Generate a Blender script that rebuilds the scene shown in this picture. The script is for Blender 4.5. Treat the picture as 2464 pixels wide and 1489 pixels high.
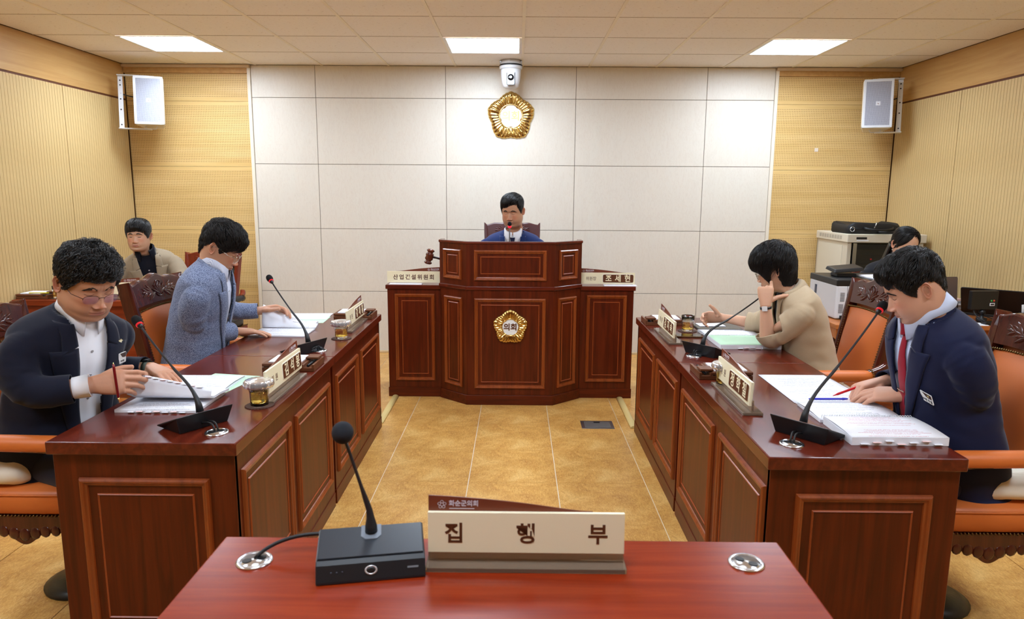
import bpy, bmesh, math, random
import numpy as np
from mathutils import Vector, Matrix, noise as mnoise
from mathutils.bvhtree import BVHTree
for o in list(bpy.data.objects): bpy.data.objects.remove(o)
SC = bpy.context.scene
COL = SC.collection
PI = math.pi
rng = np.random.default_rng(7)
random.seed(7)

def lin(c):
    c = c / 255.0
    return c / 12.92 if c <= 0.04045 else ((c + 0.055) / 1.055) ** 2.4
def rgb(r, g, b): return (lin(r), lin(g), lin(b), 1.0)

# ------------------------------------------------------------------ camera, world, exposure
CAMZ = 1.5192
cam_d = bpy.data.cameras.new('camera'); cam_d.sensor_width = 36.0; cam_d.lens = 1684.36 * 36.0 / 2464.0
cam_d.clip_start = 0.02; cam_d.clip_end = 60
cam = bpy.data.objects.new('camera', cam_d); COL.objects.link(cam)
_p, _r, _y = 0.1656, 0.0069, -0.0069
_F = Vector((math.sin(_y) * math.cos(_p), math.cos(_y) * math.cos(_p), -math.sin(_p)))
_R = Vector((math.cos(_y), -math.sin(_y), 0)); _U = _R.cross(_F)
_R2 = _R * math.cos(_r) + _U * math.sin(_r); _U2 = -_R * math.sin(_r) + _U * math.cos(_r)
cam.matrix_world = Matrix(((_R2.x, _U2.x, -_F.x, 0), (_R2.y, _U2.y, -_F.y, 0), (_R2.z, _U2.z, -_F.z, CAMZ), (0, 0, 0, 1)))
SC.camera = cam
cam_d.dof.use_dof = True; cam_d.dof.focus_distance = 3.6; cam_d.dof.aperture_fstop = 5.6
w = bpy.data.worlds.new('world'); SC.world = w; w.use_nodes = True
w.node_tree.nodes['Background'].inputs[0].default_value = (0.9, 0.93, 1.0, 1)
w.node_tree.nodes['Background'].inputs[1].default_value = 0.05
vs = SC.view_settings
vs.view_transform = 'Standard'; vs.look = 'None'; vs.exposure = 0.0; vs.gamma = 1.0; vs.use_curve_mapping = False
LIGHT = 42.0
LCOL = (222, 238, 255)

# ------------------------------------------------------------------ materials
MATS = {}
def mat(name, col, rough=0.5, metal=0.0, spec=None, emit=None, estr=0.0, trans=0.0, ior=1.45, alpha=1.0, coat=0.0, sss=0.0, sheen=0.0):
    if name in MATS: return MATS[name]
    m = bpy.data.materials.new(name); m.use_nodes = True
    b = m.node_tree.nodes['Principled BSDF']; I = b.inputs
    I['Base Color'].default_value = rgb(*col); I['Roughness'].default_value = rough; I['Metallic'].default_value = metal
    if spec is not None: I['Specular IOR Level'].default_value = spec
    if emit is not None:
        I['Emission Color'].default_value = rgb(*emit); I['Emission Strength'].default_value = estr
    if trans: I['Transmission Weight'].default_value = trans
    I['IOR'].default_value = ior; I['Alpha'].default_value = alpha
    if coat: I['Coat Weight'].default_value = coat; I['Coat Roughness'].default_value = 0.08
    if sss:
        I['Subsurface Weight'].default_value = sss; I['Subsurface Radius'].default_value = (0.012, 0.004, 0.002); I['Subsurface Scale'].default_value = 1.0
    if sheen: I['Sheen Weight'].default_value = sheen; I['Sheen Roughness'].default_value = 0.4
    m.diffuse_color = rgb(*col); MATS[name] = m
    return m
def nodes(m): return m.node_tree.nodes, m.node_tree.links, m.node_tree.nodes['Principled BSDF']
def coords(m, scale=(1, 1, 1), kind='Object', rot=(0, 0, 0)):
    N, L, b = nodes(m)
    t = N.new('ShaderNodeTexCoord'); mp = N.new('ShaderNodeMapping'); mp.inputs['Scale'].default_value = scale; mp.inputs['Rotation'].default_value = rot
    L.new(t.outputs[kind], mp.inputs['Vector']); return mp.outputs['Vector']
def ramp(m, fac, stops):
    N, L, b = nodes(m); r = N.new('ShaderNodeValToRGB'); e = r.color_ramp.elements
    while len(e) < len(stops): e.new(0.5)
    for el, (p, c) in zip(e, stops): el.position = p; el.color = rgb(*c)
    L.new(fac, r.inputs[0]); return r.outputs[0]
def noise_tex(m, vec, scale=5, detail=4, rough=0.55, dist=0.0):
    N, L, b = nodes(m); n = N.new('ShaderNodeTexNoise'); n.inputs['Scale'].default_value = scale; n.inputs['Detail'].default_value = detail
    n.inputs['Roughness'].default_value = rough; n.inputs['Distortion'].default_value = dist
    L.new(vec, n.inputs['Vector']); return n.outputs['Fac']
def bump(m, fac, strength=0.2, dist=0.002):
    N, L, b = nodes(m); n = N.new('ShaderNodeBump'); n.inputs['Strength'].default_value = strength; n.inputs['Distance'].default_value = dist
    L.new(fac, n.inputs['Height']); L.new(n.outputs[0], b.inputs['Normal'])
def mixc(m, fac, a, c, blend='MIX'):
    N, L, b = nodes(m); x = N.new('ShaderNodeMix'); x.data_type = 'RGBA'; x.blend_type = blend
    if isinstance(fac, float): x.inputs[0].default_value = fac
    else: L.new(fac, x.inputs[0])
    for s, v in ((6, a), (7, c)):
        if isinstance(v, tuple): x.inputs[s].default_value = rgb(*v)
        else: L.new(v, x.inputs[s])
    return x.outputs[2]
def math_n(m, op, a, c=None):
    N, L, b = nodes(m); x = N.new('ShaderNodeMath'); x.operation = op
    for s, v in ((0, a), (1, c)):
        if v is None: continue
        if isinstance(v, (int, float)): x.inputs[s].default_value = v
        else: L.new(v, x.inputs[s])
    return x.outputs[0]
def wood(name, dark, mid, light, axis, rough=0.3, grain=1.0, coat=0.0, kind='Object'):
    """grain running along axis (0,1,2)"""
    if name in MATS: return MATS[name]
    m = mat(name, mid, rough, coat=coat, spec=.3); N, L, b = nodes(m)
    s = [22 * grain] * 3; s[axis] = 1.3 * grain
    v = coords(m, tuple(s), kind)
    f = noise_tex(m, v, 1.6, 6, 0.6, 0.5)
    s2 = [110 * grain] * 3; s2[axis] = 3.0
    f2 = noise_tex(m, coords(m, tuple(s2), kind), 1.0, 3, 0.6)
    c = ramp(m, f, [(0.28, dark), (0.5, mid), (0.75, light)])
    c2 = mixc(m, math_n(m, 'MULTIPLY', f2, 0.35), c, dark)
    L.new(c2, b.inputs['Base Color'])
    bump(m, f2, 0.06, 0.0008)
    return m
def mahog(axis): return wood('mahogany_%s' % 'xyz'[axis], (62, 17, 3), (88, 28, 6), (110, 40, 11), axis, 0.36, coat=0.08)
def mahtop(axis): return wood('mahogany_top_%s' % 'xyz'[axis], (72, 22, 12), (94, 31, 16), (116, 42, 22), axis, 0.27, coat=0.35)
M_trim = wood('mahogany_moulding', (112, 50, 18), (138, 64, 24), (156, 78, 32), 2, 0.3, 1.0, 0.3)
M_dark = wood('dark_lacquered_wood', (56, 20, 14), (76, 29, 19), (98, 41, 26), 2, 0.22, 1.0, 0.4)
M_line = mat('bead_line', (150, 72, 34), 0.35)
M_slat = wood('ash_slat', (192, 162, 110), (205, 177, 125), (215, 188, 138), 2, 0.5, 0.7)
M_fascia = wood('ash_board', (184, 140, 84), (198, 156, 98), (208, 170, 112), 1, 0.42, 0.6)
M_groove = mat('groove', (120, 78, 38), 0.7)
M_cream = mat('cream_panel', (222, 208, 190), 0.42)
_f = noise_tex(M_cream, coords(M_cream, (14, 14, 3.5)), 2.2, 7, 0.62, 1.2)
_b = ramp(M_cream, _f, [(0.46, (221, 213, 200)), (0.495, (216, 206, 192)), (0.53, (221, 213, 200))])
M_cream.node_tree.links.new(_b, nodes(M_cream)[2].inputs['Base Color'])
M_creamtrim = mat('cream_trim', (228, 218, 200), 0.4)
M_gap = mat('joint_dark', (120, 108, 94), 0.8)
M_white = mat('white_plastic', (212, 213, 217), 0.38)
M_offwhite = mat('offwhite_plastic', (216, 208, 192), 0.4)
M_black = mat('black_plastic', (18, 19, 22), 0.4)
M_blackgloss = mat('black_gloss', (10, 11, 14), 0.12)
M_chrome = mat('chrome', (214, 216, 220), 0.24, 1.0)
M_steel = mat('brushed_steel', (170, 174, 178), 0.35, 1.0)
M_gold = mat('gold', (216, 186, 118), 0.13, 1.0)
M_golddark = mat('gold_dark', (120, 84, 24), 0.3, 1.0)
M_enamel = mat('white_enamel', (238, 238, 236), 0.25)
M_brown = mat('brown_plaque', (92, 50, 24), 0.4)
M_browntop = mat('brown_fin', (112, 54, 34), 0.4)
M_ivory = mat('ivory_board', (238, 229, 196), 0.4)
M_ink = mat('brown_ink', (84, 44, 20), 0.5)
M_blackink = mat('black_ink', (40, 40, 46), 0.6)
M_greyink = mat('grey_ink', (150, 150, 160), 0.7)
M_goldink = mat('gold_ink', (226, 206, 132), 0.5)
M_paper = mat('paper', (236, 237, 244), 0.75)
M_green = mat('green_paper', (196, 232, 200), 0.75)
M_red = mat('red_plastic', (205, 22, 34), 0.3)
M_blue = mat('blue_plastic', (44, 46, 190), 0.3)
M_foam = mat('mic_foam', (14, 15, 18), 0.95)
M_redled = mat('red_led', (150, 14, 22), 0.3, emit=(255, 40, 50), estr=0.5)
M_glass = mat('clear_glass', (255, 255, 255), 0.02, trans=1.0, ior=1.48)
M_tea = mat('amber_tea', (255, 226, 120), 0.02, trans=1.0, ior=1.33)
M_acrylic = mat('brown_acrylic', (206, 178, 152), 0.05, trans=0.75, ior=1.49)
M_leather = mat('orange_leather', (204, 108, 46), 0.45)
_f = noise_tex(M_leather, coords(M_leather, (260, 260, 260)), 1, 2)
bump(M_leather, _f, 0.12, 0.0006)
M_blackleather = mat('black_leather', (16, 17, 20), 0.42)
M_redleather = mat('oxblood_leather', (70, 18, 16), 0.35)
M_brass = mat('dark_brass', (110, 88, 52), 0.32, 1.0)
M_cushion = mat('white_cushion', (226, 216, 198), 0.9)
M_lightwood = wood('light_cherry', (150, 84, 40), (176, 104, 52), (194, 124, 68), 0, 0.4, 0.8)
M_redwood = wood('cherry_table', (110, 40, 14), (134, 52, 20), (152, 66, 28), 0, 0.35, 0.8)
M_screen = mat('black_screen', (9, 9, 11), 0.08)
M_yellow = mat('yellow_sticker', (206, 196, 44), 0.5)
M_cable = mat('cable_rubber', (20, 20, 22), 0.5)
M_duct = mat('beige_cord_cover', (222, 196, 128), 0.5)

# ------------------------------------------------------------------ mesh builder
class MB:
    def __init__(s): s.v = []; s.f = []; s.m = []; s.sm = []
    def add(s, V, F, mi=0, smooth=False):
        n = len(s.v); s.v += [tuple(float(q) for q in p) for p in V]
        for f in F: s.f.append(tuple(i + n for i in f)); s.m.append(mi); s.sm.append(smooth)
        return s
    def box(s, x0, y0, z0, x1, y1, z1, mi=0):
        V = [(x0, y0, z0), (x1, y0, z0), (x1, y1, z0), (x0, y1, z0), (x0, y0, z1), (x1, y0, z1), (x1, y1, z1), (x0, y1, z1)]
        return s.add(V, [(0, 3, 2, 1), (4, 5, 6, 7), (0, 1, 5, 4), (1, 2, 6, 5), (2, 3, 7, 6), (3, 0, 4, 7)], mi)
    def loft(s, rings, cap0=True, cap1=True, mi=0, smooth=True, closed=True):
        n = len(rings[0]); V = [p for r in rings for p in r]; F = []
        for i in range(len(rings) - 1):
            for j in range(n if closed else n - 1):
                k = (j + 1) % n
                F.append((i * n + j, i * n + k, (i + 1) * n + k, (i + 1) * n + j))
        s.add(V, F, mi, smooth)
        base = len(s.v) - len(V)
        if cap0: s.f.append(tuple(base + j for j in reversed(range(n)))); s.m.append(mi); s.sm.append(False)
        if cap1: s.f.append(tuple(base + (len(rings) - 1) * n + j for j in range(n))); s.m.append(mi); s.sm.append(False)
        return s
    def lathe(s, prof, n=32, org=(0, 0, 0), mi=0, smooth=True, ax=None, cap=True):
        """prof list of (r,z) bottom to top"""
        M = ax or Matrix.Identity(3); o = Vector(org)
        rings = [[o + M @ Vector((r * math.cos(2 * PI * k / n), r * math.sin(2 * PI * k / n), z)) for k in range(n)] for r, z in prof]
        return s.loft(rings, cap, cap, mi, smooth)
    def tube(s, pts, rad, n=10, mi=0, ends=True):
        P = [Vector(p) for p in pts]; R = rad if isinstance(rad, (list, tuple, np.ndarray)) else [rad] * len(P)
        rings = []; up = None
        for i, p in enumerate(P):
            t = (P[min(i + 1, len(P) - 1)] - P[max(i - 1, 0)]).normalized()
            if up is None:
                up = Vector((0, 0, 1)) if abs(t.z) < 0.9 else Vector((1, 0, 0))
            a = t.cross(up).normalized(); up = a.cross(t).normalized()
            rings.append([p + (a * math.cos(2 * PI * k / n) + up * math.sin(2 * PI * k / n)) * float(R[i]) for k in range(n)])
        return s.loft(rings, ends, ends, mi, True)
    def prism(s, poly, z0, z1, M=None, mi=0, smooth=False):
        """poly (x,y) CCW extruded along z, transformed by M (4x4)"""
        M = M or Matrix.Identity(4); n = len(poly)
        V = [M @ Vector((x, y, z0)) for x, y in poly] + [M @ Vector((x, y, z1)) for x, y in poly]
        F = [tuple(reversed(range(n))), tuple(range(n, 2 * n))]
        s.add(V, F, mi, False)
        b = len(s.v) - 2 * n
        for j in range(n):
            k = (j + 1) % n; s.f.append((b + j, b + k, b + n + k, b + n + j)); s.m.append(mi); s.sm.append(smooth)
        return s
    def frame(s, w, h, prof, M, mi=0):
        """mitred rectangular frame centred at origin of M's xy plane; prof list of (inset, height)"""
        rings = []
        for ins, hh in prof:
            a, b = w / 2 - ins, h / 2 - ins
            rings.append([M @ Vector(p) for p in ((-a, -b, hh), (a, -b, hh), (a, b, hh), (-a, b, hh))])
        return s.loft(rings, False, False, mi, False)
    def mesh(s, name):
        me = bpy.data.meshes.new(name); me.from_pydata(s.v, [], s.f); me.update()
        me.polygons.foreach_set('material_index', s.m); me.polygons.foreach_set('use_smooth', s.sm)
        return me
    def build(s, name, mats, parent=None, bevel=0.0, seg=2, loc=None, sub=0, rot=None):
        me = s.mesh(name)
        for m in (mats if isinstance(mats, (list, tuple)) else [mats]): me.materials.append(m)
        o = bpy.data.objects.new(name, me); COL.objects.link(o)
        if parent is not None: o.parent = parent
        if loc is not None: o.location = loc
        if rot is not None: o.rotation_euler = rot
        if bevel:
            b = o.modifiers.new('bevel', 'BEVEL'); b.width = bevel; b.segments = seg; b.limit_method = 'ANGLE'; b.angle_limit = 0.6
        if sub:
            b = o.modifiers.new('sub', 'SUBSURF'); b.levels = sub; b.render_levels = sub
        return o
def tag(o, label=None, cat=None, group=None, kind=None):
    if label: o['label'] = label
    if cat: o['category'] = cat
    if group: o['group'] = group
    if kind: o['kind'] = kind
    return o
def thing(name, label, cat, loc=(0, 0, 0), rz=0.0, group=None, rot=None):
    o = bpy.data.objects.new(name, None); COL.objects.link(o); o.empty_display_size = 0.05
    o.location = loc; o.rotation_euler = rot if rot else (0, 0, rz)
    return tag(o, label, cat, group)
def kids(o): return [c for c in bpy.data.objects if c.parent == o]
def dup(o, loc=None, rz=None, label=None, group=None, parent=None, top=True, rot=None):
    c = o.copy(); COL.objects.link(c)
    if parent is not None: c.parent = parent
    if top:
        if loc is not None: c.location = loc
        if rz is not None: c.rotation_euler = (0, 0, rz)
        if rot is not None: c.rotation_euler = rot
        if label: c['label'] = label
        if group: c['group'] = group
    for ch in kids(o): dup(ch, parent=c, top=False)
    return c
def struct(name, mb, m, parent=None, bevel=0.0, **k):
    o = mb.build(name, m, parent, bevel, **k)
    if parent is None: o['kind'] = 'structure'
    return o
def text(name, s, size, m, parent, M, extrude=0.0006, align='CENTER', bold=0.0, space=1.0, wscale=1.0):
    """lettering mesh; M is a 4x4 whose xy plane carries the text"""
    c = bpy.data.curves.new(name, 'FONT'); c.body = s; c.size = size; c.align_x = align; c.align_y = 'CENTER'
    c.extrude = extrude; c.offset = bold; c.space_character = space; c.resolution_u = 3
    o = bpy.data.objects.new(name, c); COL.objects.link(o)
    bpy.context.view_layer.update()
    me = bpy.data.meshes.new_from_object(o.evaluated_get(bpy.context.evaluated_depsgraph_get()))
    bpy.data.objects.remove(o)
    if wscale != 1.0:
        for v in me.vertices: v.co.x *= wscale
    me.transform(M); me.materials.clear(); me.materials.append(m); me.name = name
    o = bpy.data.objects.new(name, me); COL.objects.link(o); o.parent = parent
    return o
def frm(origin, x, y, z=None):
    x = Vector(x).normalized(); y = Vector(y).normalized(); z = Vector(z).normalized() if z else x.cross(y)
    return Matrix(((x.x, y.x, z.x, origin[0]), (x.y, y.y, z.y, origin[1]), (x.z, y.z, z.z, origin[2]), (0, 0, 0, 1)))
def bez(a, b, c, d, n=12):
    a, b, c, d = map(Vector, (a, b, c, d))
    return [((1 - t) ** 3) * a + 3 * t * (1 - t) ** 2 * b + 3 * t * t * (1 - t) * c + t ** 3 * d for t in [i / n for i in range(n + 1)]]
# ------------------------------------------------------------------ the room
XL, XR, YB, ZC, YF = -3.56, 3.41, 6.541, 2.633, -2.9
TX0, TY0, T = -2.968, 4.154, 0.6
# floor: slab and vinyl tiles
fl = struct('floor', MB().box(XL - .1, YF - .1, -0.12, XR + .1, YB + .2, -0.004), mat('tile_joint', (228, 218, 196), 0.7))
M_tile = mat('cork_vinyl', (190, 140, 72), 0.3)
_v = coords(M_tile, (1, 1, 1), 'Object')
_n1 = noise_tex(M_tile, _v, 4.5, 9, 0.72, 0.6)
_n2 = noise_tex(M_tile, coords(M_tile, (90, 30, 34)), 1.6, 5, 0.75, 1.2)
_c1 = ramp(M_tile, _n1, [(0.36, (160, 104, 42)), (0.5, (202, 150, 76)), (0.62, (230, 190, 118))])
_c2 = ramp(M_tile, _n2, [(0.34, (156, 102, 42)), (0.5, (204, 152, 78)), (0.66, (236, 198, 128))])
M_tile.node_tree.links.new(mixc(M_tile, 0.5, _c1, _c2), nodes(M_tile)[2].inputs['Base Color'])
bump(M_tile, _n2, 0.25, 0.0012)
S = 0.47
fx0, fy0 = -0.25, 4.93
for i in range(-8, 9):
    xs = fx0 + S * i
    if xs > XR or xs + S < XL: continue
    for j in range(-9, 5):
        ya = fy0 + S * j
        if ya > YB: continue
        o = MB().box(-S / 2 + .0024, -S / 2 + .0004, -.004, S / 2 - .0024, S / 2 - .0004, 0).build('tile', M_tile, fl) if (i, j) == (-8, -9) or 'TILE' not in globals() else None
        if o is None: o = bpy.data.objects.new('tile', TILE); COL.objects.link(o); o.parent = fl
        TILE = o.data
        o.location = (xs + S / 2, ya + S / 2, random.uniform(-0.0003, 0.0))
struct('trim_1', MB().box(XL, YF, -.004, XR, fy0 - 9 * S, 0.0), M_tile, fl)
# ceiling
ce = struct('ceiling', MB().box(XL - .1, YF - .1, ZC + .03, XR + .1, YB + .2, ZC + .1), mat('ceiling_void', (200, 180, 160), 0.9))
M_ctile = mat('mineral_tile', (243, 236, 230), 0.9)
_n = noise_tex(M_ctile, coords(M_ctile, (22, 75, 1)), 2.0, 3, 0.6, 0.6)
_c = ramp(M_ctile, _n, [(0.30, (166, 134, 108)), (0.345, (243, 236, 230)), (1.0, (246, 240, 234))])
M_ctile.node_tree.links.new(_c, nodes(M_ctile)[2].inputs['Base Color'])
bump(M_ctile, noise_tex(M_ctile, coords(M_ctile, (60, 60, 60)), 2), 0.1, 0.001)
ct = MB().box(-T / 2 + .009, -T / 2 + .0015, -.0, T / 2 - .009, T / 2 - .0015, .025).mesh('tile')
ct.materials.append(M_ctile)
LIGHTS = []
cols = range(-1, 11)
for i in cols:
    xa = max(TX0 + T * i, XL); xb = min(TX0 + T * (i + 1), XR)
    for j in range(-11, 4):
        yc = TY0 + T * (j + .5)
        if (i - 0) % 4 == 0 and (j - 2) % 4 == 0 and 0 <= i <= 8: 
            LIGHTS.append((TX0 + T * (i + .5), yc))
            if yc > -.5: continue
        if xb - xa < 0.05: continue
        o = bpy.data.objects.new('tile', ct); COL.objects.link(o); o.parent = ce
        o.location = ((xa + xb) / 2, yc, ZC + .002); o.scale = ((xb - xa) / T, 1, 1)
M_bar = mat('ceiling_bar', (240, 230, 212), 0.55)
for i in range(0, 11):
    x = TX0 + T * i
    MB().box(x - .0105, YF, ZC - .003, x + .0105, YB, ZC + .012).build('grid_bar', M_bar, ce)
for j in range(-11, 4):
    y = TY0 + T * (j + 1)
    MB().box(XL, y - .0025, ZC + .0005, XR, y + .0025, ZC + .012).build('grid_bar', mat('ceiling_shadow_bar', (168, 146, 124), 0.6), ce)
M_diff = mat('light_diffuser', (255, 255, 255), 0.5, emit=LCOL, estr=LIGHT)
M_lframe = mat('light_frame', (236, 236, 236), 0.4)
lb = {-2: 'nearest the chairman camera', }
for x, y in LIGHTS:
    if y < -.5: continue
    row = 'over the back wall' if y > 5 else ''
    side = 'left' if x < -1 else ('right' if x > 1 else 'middle')
    row = 'in the row nearest the back wall' if y > 5 else ('in the row over the member desks' if y > 2.5 else ('in the row over the foreground table' if y > 0 else 'in the row behind the camera'))
    lab = 'white square ceiling light panel, %s one %s' % (side, row)
    t = thing('ceiling_light', lab, 'ceiling light', (x, y, ZC), 0, 'square panel lights in the ceiling')
    MB().frame(.582, .582, [(0, .006), (0, -.004), (.022, -.004), (.026, .004)], Matrix.Identity(4)).build('light_frame', M_lframe, t)
    MB().box(-.272, -.272, .0, .272, .272, .006).build('diffuser', M_diff, t)
# ceiling edge moulding over the perforated niches
for nm, xa, xb in (('trim_2', XL, -2.41), ('trim_3', 2.30, XR)):
    struct(nm, MB().box(xa, 6.50, ZC - .028, xb, 6.60, ZC - .002), mat('cove_trim', (206, 184, 156), 0.5), bevel=.004)
# back wall: cream panels between two perforated wooden strips
bw = struct('wall_back', MB().box(XL - .1, YB + .06, 0, XR + .1, YB + .16, ZC + .05), M_gap)
PX = [-2.412, -1.832, -.657, .518, 1.694, 2.300]
PZ = [0, .588, 1.175, 1.763, 2.351, ZC - .001]
g = .0022
for i in range(5):
    for j in range(5):
        MB().box(PX[i] + g, YB, PZ[j] + g, PX[i + 1] - g, YB + .02, PZ[j + 1] - g).build('panel', M_cream, bw, .0012, 1)
MB().box(PX[0], YB + .004, 0, PX[5], YB + .06, ZC).build('backing', M_gap, bw)
for x0, x1 in ((PX[0] - .030, PX[0]), (PX[5], PX[5] + .030)):
    MB().box(x0, YB - .012, 0, x1, YB + .06, ZC - .001).build('edge_strip', M_creamtrim, bw, .003, 2)
M_perf = wood('perforated_ash', (212, 176, 112), (224, 190, 128), (234, 204, 146), 0, 0.45, 0.5)
def perforate(m):
    N, L, b = nodes(m); src = b.inputs['Base Color'].links[0].from_socket
    tc = N.new('ShaderNodeTexCoord'); sp = N.new('ShaderNodeSeparateXYZ'); L.new(tc.outputs['Object'], sp.inputs[0])
    P = 0.0155
    def cell(s, off=0.0):
        q = math_n(m, 'FRACT', math_n(m, 'ADD', math_n(m, 'DIVIDE', s, P), 100.5 + off)); q = math_n(m, 'SUBTRACT', q, 0.5); return math_n(m, 'MULTIPLY', q, q)
    d = math_n(m, 'ADD', cell(sp.outputs[0]), cell(sp.outputs[2]))
    hole = math_n(m, 'LESS_THAN', d, 0.040)
    inz = math_n(m, 'LESS_THAN', math_n(m, 'ABSOLUTE', sp.outputs[2]), 0.252)
    f = math_n(m, 'MULTIPLY', hole, inz)
    L.new(mixc(m, f, src, (104, 62, 20)), b.inputs['Base Color'])
perforate(M_perf)
zs = [0.0, .575, 1.155, 1.737, 2.318, 2.56]
for x0, x1 in ((XL, PX[0] - .03), (PX[5] + .03, XR)):
    for j in range(5):
        h = zs[j + 1] - zs[j]; c = (zs[j] + zs[j + 1]) / 2
        # the top piece is a cut board: its pattern starts at its lower band
        off = 0 if j < 4 else (zs[j] + .29) - c
        MB().box(x0 + .001, -.012, zs[j] + .001 - c - off, x1 - .001, .012, zs[j + 1] - .001 - c - off).build('panel', M_perf, bw, .0008, 1, loc=(0, 6.572, c + off))
    MB().box(x0, 6.535, 2.56, x1, 6.60, ZC - .02).build('header_board', M_fascia, bw, .002, 1)
MB().box(2.72 - .016, 6.555, 1.905, 2.72 + .016, 6.562, 1.937).build('paper_patch', mat('torn_paper', (228, 214, 200), 0.8), bw)
# side walls: vertical slats under a plain board
sl = MB().box(-.006, -.0145, 0, .006, .0145, 2.318).mesh('slat'); sl.materials.append(M_slat)
for nm, X, sgn, seam in (('wall_left', XL, 1, 5.642), ('wall_right', XR, -1, 5.581)):
    a, b = sorted((X - sgn * .012, X - sgn * .10))
    wl = struct(nm, MB().box(a, YF - .1, 0, b, YB + .1, ZC + .05), M_groove)
    a, b = sorted((X, X - sgn * .014))
    MB().box(a, YF, 2.334, b, YB, ZC).build('fascia_board', M_fascia, wl, .002, 1)
    a, b = sorted((X - sgn * .006, X - sgn * .014))
    MB().box(a, YF, 2.318, b, YB, 2.334).build('shadow_gap', mat('gap_brown', (96, 52, 26), 0.7), wl)
    y = YB - .016; k = 0
    while y > 3.4:
        o = bpy.data.objects.new('slat', sl); COL.objects.link(o); o.parent = wl
        o.location = (X - sgn * .006, y, 0); y -= .032; k += 1
        if abs(y - seam) < .017: y -= .004
    a, b = sorted((X, X - sgn * .014))
    MB().box(a, YF, 0, b, y + .014, 2.318).build('wall_board', M_slat, wl)
fw = struct('wall_front', MB().box(XL - .1, YF - .1, 0, XR + .1, YF, ZC + .05), M_slat)
struct('baseboard_back', MB().box(PX[0], YB - .012, 0, PX[5], YB, .022), mat('baseboard_cream', (214, 190, 150), 0.5), bevel=.003)
# cord covers on the floor
for nm, lab, p, q in (('floor_cord_cover', 'beige half-round cord cover on the floor beside the left desks', (-.905, 5.075), (-.905, 4.45)),
                      ('floor_cord_cover', 'beige half-round cord cover on the floor beside the right desks', (.775, 5.075), (.775, 4.40))):
    mb = MB(); prof = [(.024 * math.cos(a), .016 * math.sin(a) + .001) for a in [i * PI / 8 for i in range(9)]]
    mb.loft([[(p[0] + x, p[1], z) for x, z in prof], [(q[0] + x, q[1], z) for x, z in prof]])
    tag(mb.build(nm, M_duct), lab, 'cord cover')
t = thing('floor_outlet_box', 'grey steel floor outlet box set flush between the desks', 'outlet box', (.54, 4.465, 0))
MB().box(-.107, -.078, 0, .107, .078, .003).build('cover_plate', M_steel, t, .001, 1)
MB().box(-.085, -.058, .003, .085, .058, .0045).build('lid', mat('plate_grey', (150, 152, 150), 0.4, 0.8), t, .001, 1)
MB().box(-.02, .03, .0045, .02, .045, .007).build('latch', M_black, t)
# ------------------------------------------------------------------ furniture
def panel_field(parent, w, h, M, inset=.052, wood_m=None):
    """raised moulding, inner bead and field on the xy plane of M (z outward)"""
    mo = MB().frame(w, h, [(0, 0), (.002, .009), (.008, .013), (.014, .011), (.018, .0065), (.024, .005), (.026, 0)], M).build('moulding', M_trim, parent)
    MB().frame(w - 2 * inset, h - 2 * inset, [(0, 0), (.002, .003), (.004, .0045), (.0055, .003), (.007, .001)], M).build('bead', mat('bead_wood', (150, 70, 30), 0.3), mo)
    q = w / 2 - inset - .006, h / 2 - inset - .006
    mb = MB(); V = [M @ Vector(p) for p in ((-q[0], -q[1], .0008), (q[0], -q[1], .0008), (q[0], q[1], .0008), (-q[0], q[1], .0008))]
    mb.add(V, [(0, 1, 2, 3)]); mb.build('field', wood_m or mahog(2), mo)

def desk(name, label, sgn, y0, y1, end):
    """sgn -1: aisle side faces +x (left desks); +1 mirrored. local origin at aisle-side near corner"""
    x_a = -.863 if sgn < 0 else .7515
    t = thing(name, label, 'desk', (x_a, y0, 0), 0, 'member desks along both sides of the aisle')
    L = y1 - y0; W = .592; s = 1 if sgn < 0 else -1     # aisle direction = +x*s
    def bx(mb, xa, ya, za, xb, yb, zb):
        xa, xb = sorted((s * xa, s * xb)); return mb.box(xa, ya, za, xb, yb, zb)
    n = 'desktop'
    bx(MB(), -W, .0008, .709, 0, L - .0008, .75).build(n, mahtop(1), t, .004, 3)
    # carcass: front board, end boards, modesty
    bx(MB(), -.037, .030, .0, -.017, L, .709).build('front_board', mahog(2), t)
    bx(MB(), -.014, .026, .0, -.037, L, .072).build('plinth', mahog(1), t, .002, 1)
    if end:
        bx(MB(), -W + .004, .026, 0, -.017, .048, .709).build('end_board', mahog(2), t, .002, 1)
        panel_field(t, .412, .535, frm((s * (-W / 2 - .008), .026, .358), (1, 0, 0), (0, 0, 1)))
    else:
        bx(MB(), -W + .004, L - .022, 0, -.017, L, .709).build('end_board', mahog(2), t)
    bx(MB(), -W + .012, .048 if end else 0, .30, -W + .03, L - .022, .709).build('modesty_board', mahog(2), t) if False else None
    bx(MB(), -W + .14, .048, .35, -.04, L - .022, .37).build('shelf', mahog(1), t)
    return t, s, L
t, s, L = desk('member_desk', 'near left mahogany desk, its panelled end facing the camera', -1, 2.05, 3.215, True)
for a, b in ((.072, .553), (.614, 1.12)): panel_field(t, b - a, .492, frm((-.017, (a + b) / 2, .392), (0, 1, 0), (0, 0, 1)))
t, s, L = desk('member_desk', 'far left mahogany desk, next to the chairman podium', -1, 3.215, 4.39, False)
for a, b in ((.075, .54), (.62, 1.118)): panel_field(t, b - a, .492, frm((-.017, (a + b) / 2, .392), (0, 1, 0), (0, 0, 1)))
t, s, L = desk('member_desk', 'near right mahogany desk, its panelled end facing the camera', 1, 1.98, 3.163, True)
for a, b in ((.05, .54), (.615, 1.14)): panel_field(t, b - a, .492, frm((.017, (a + b) / 2, .392), (0, -1, 0), (0, 0, 1)))
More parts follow.
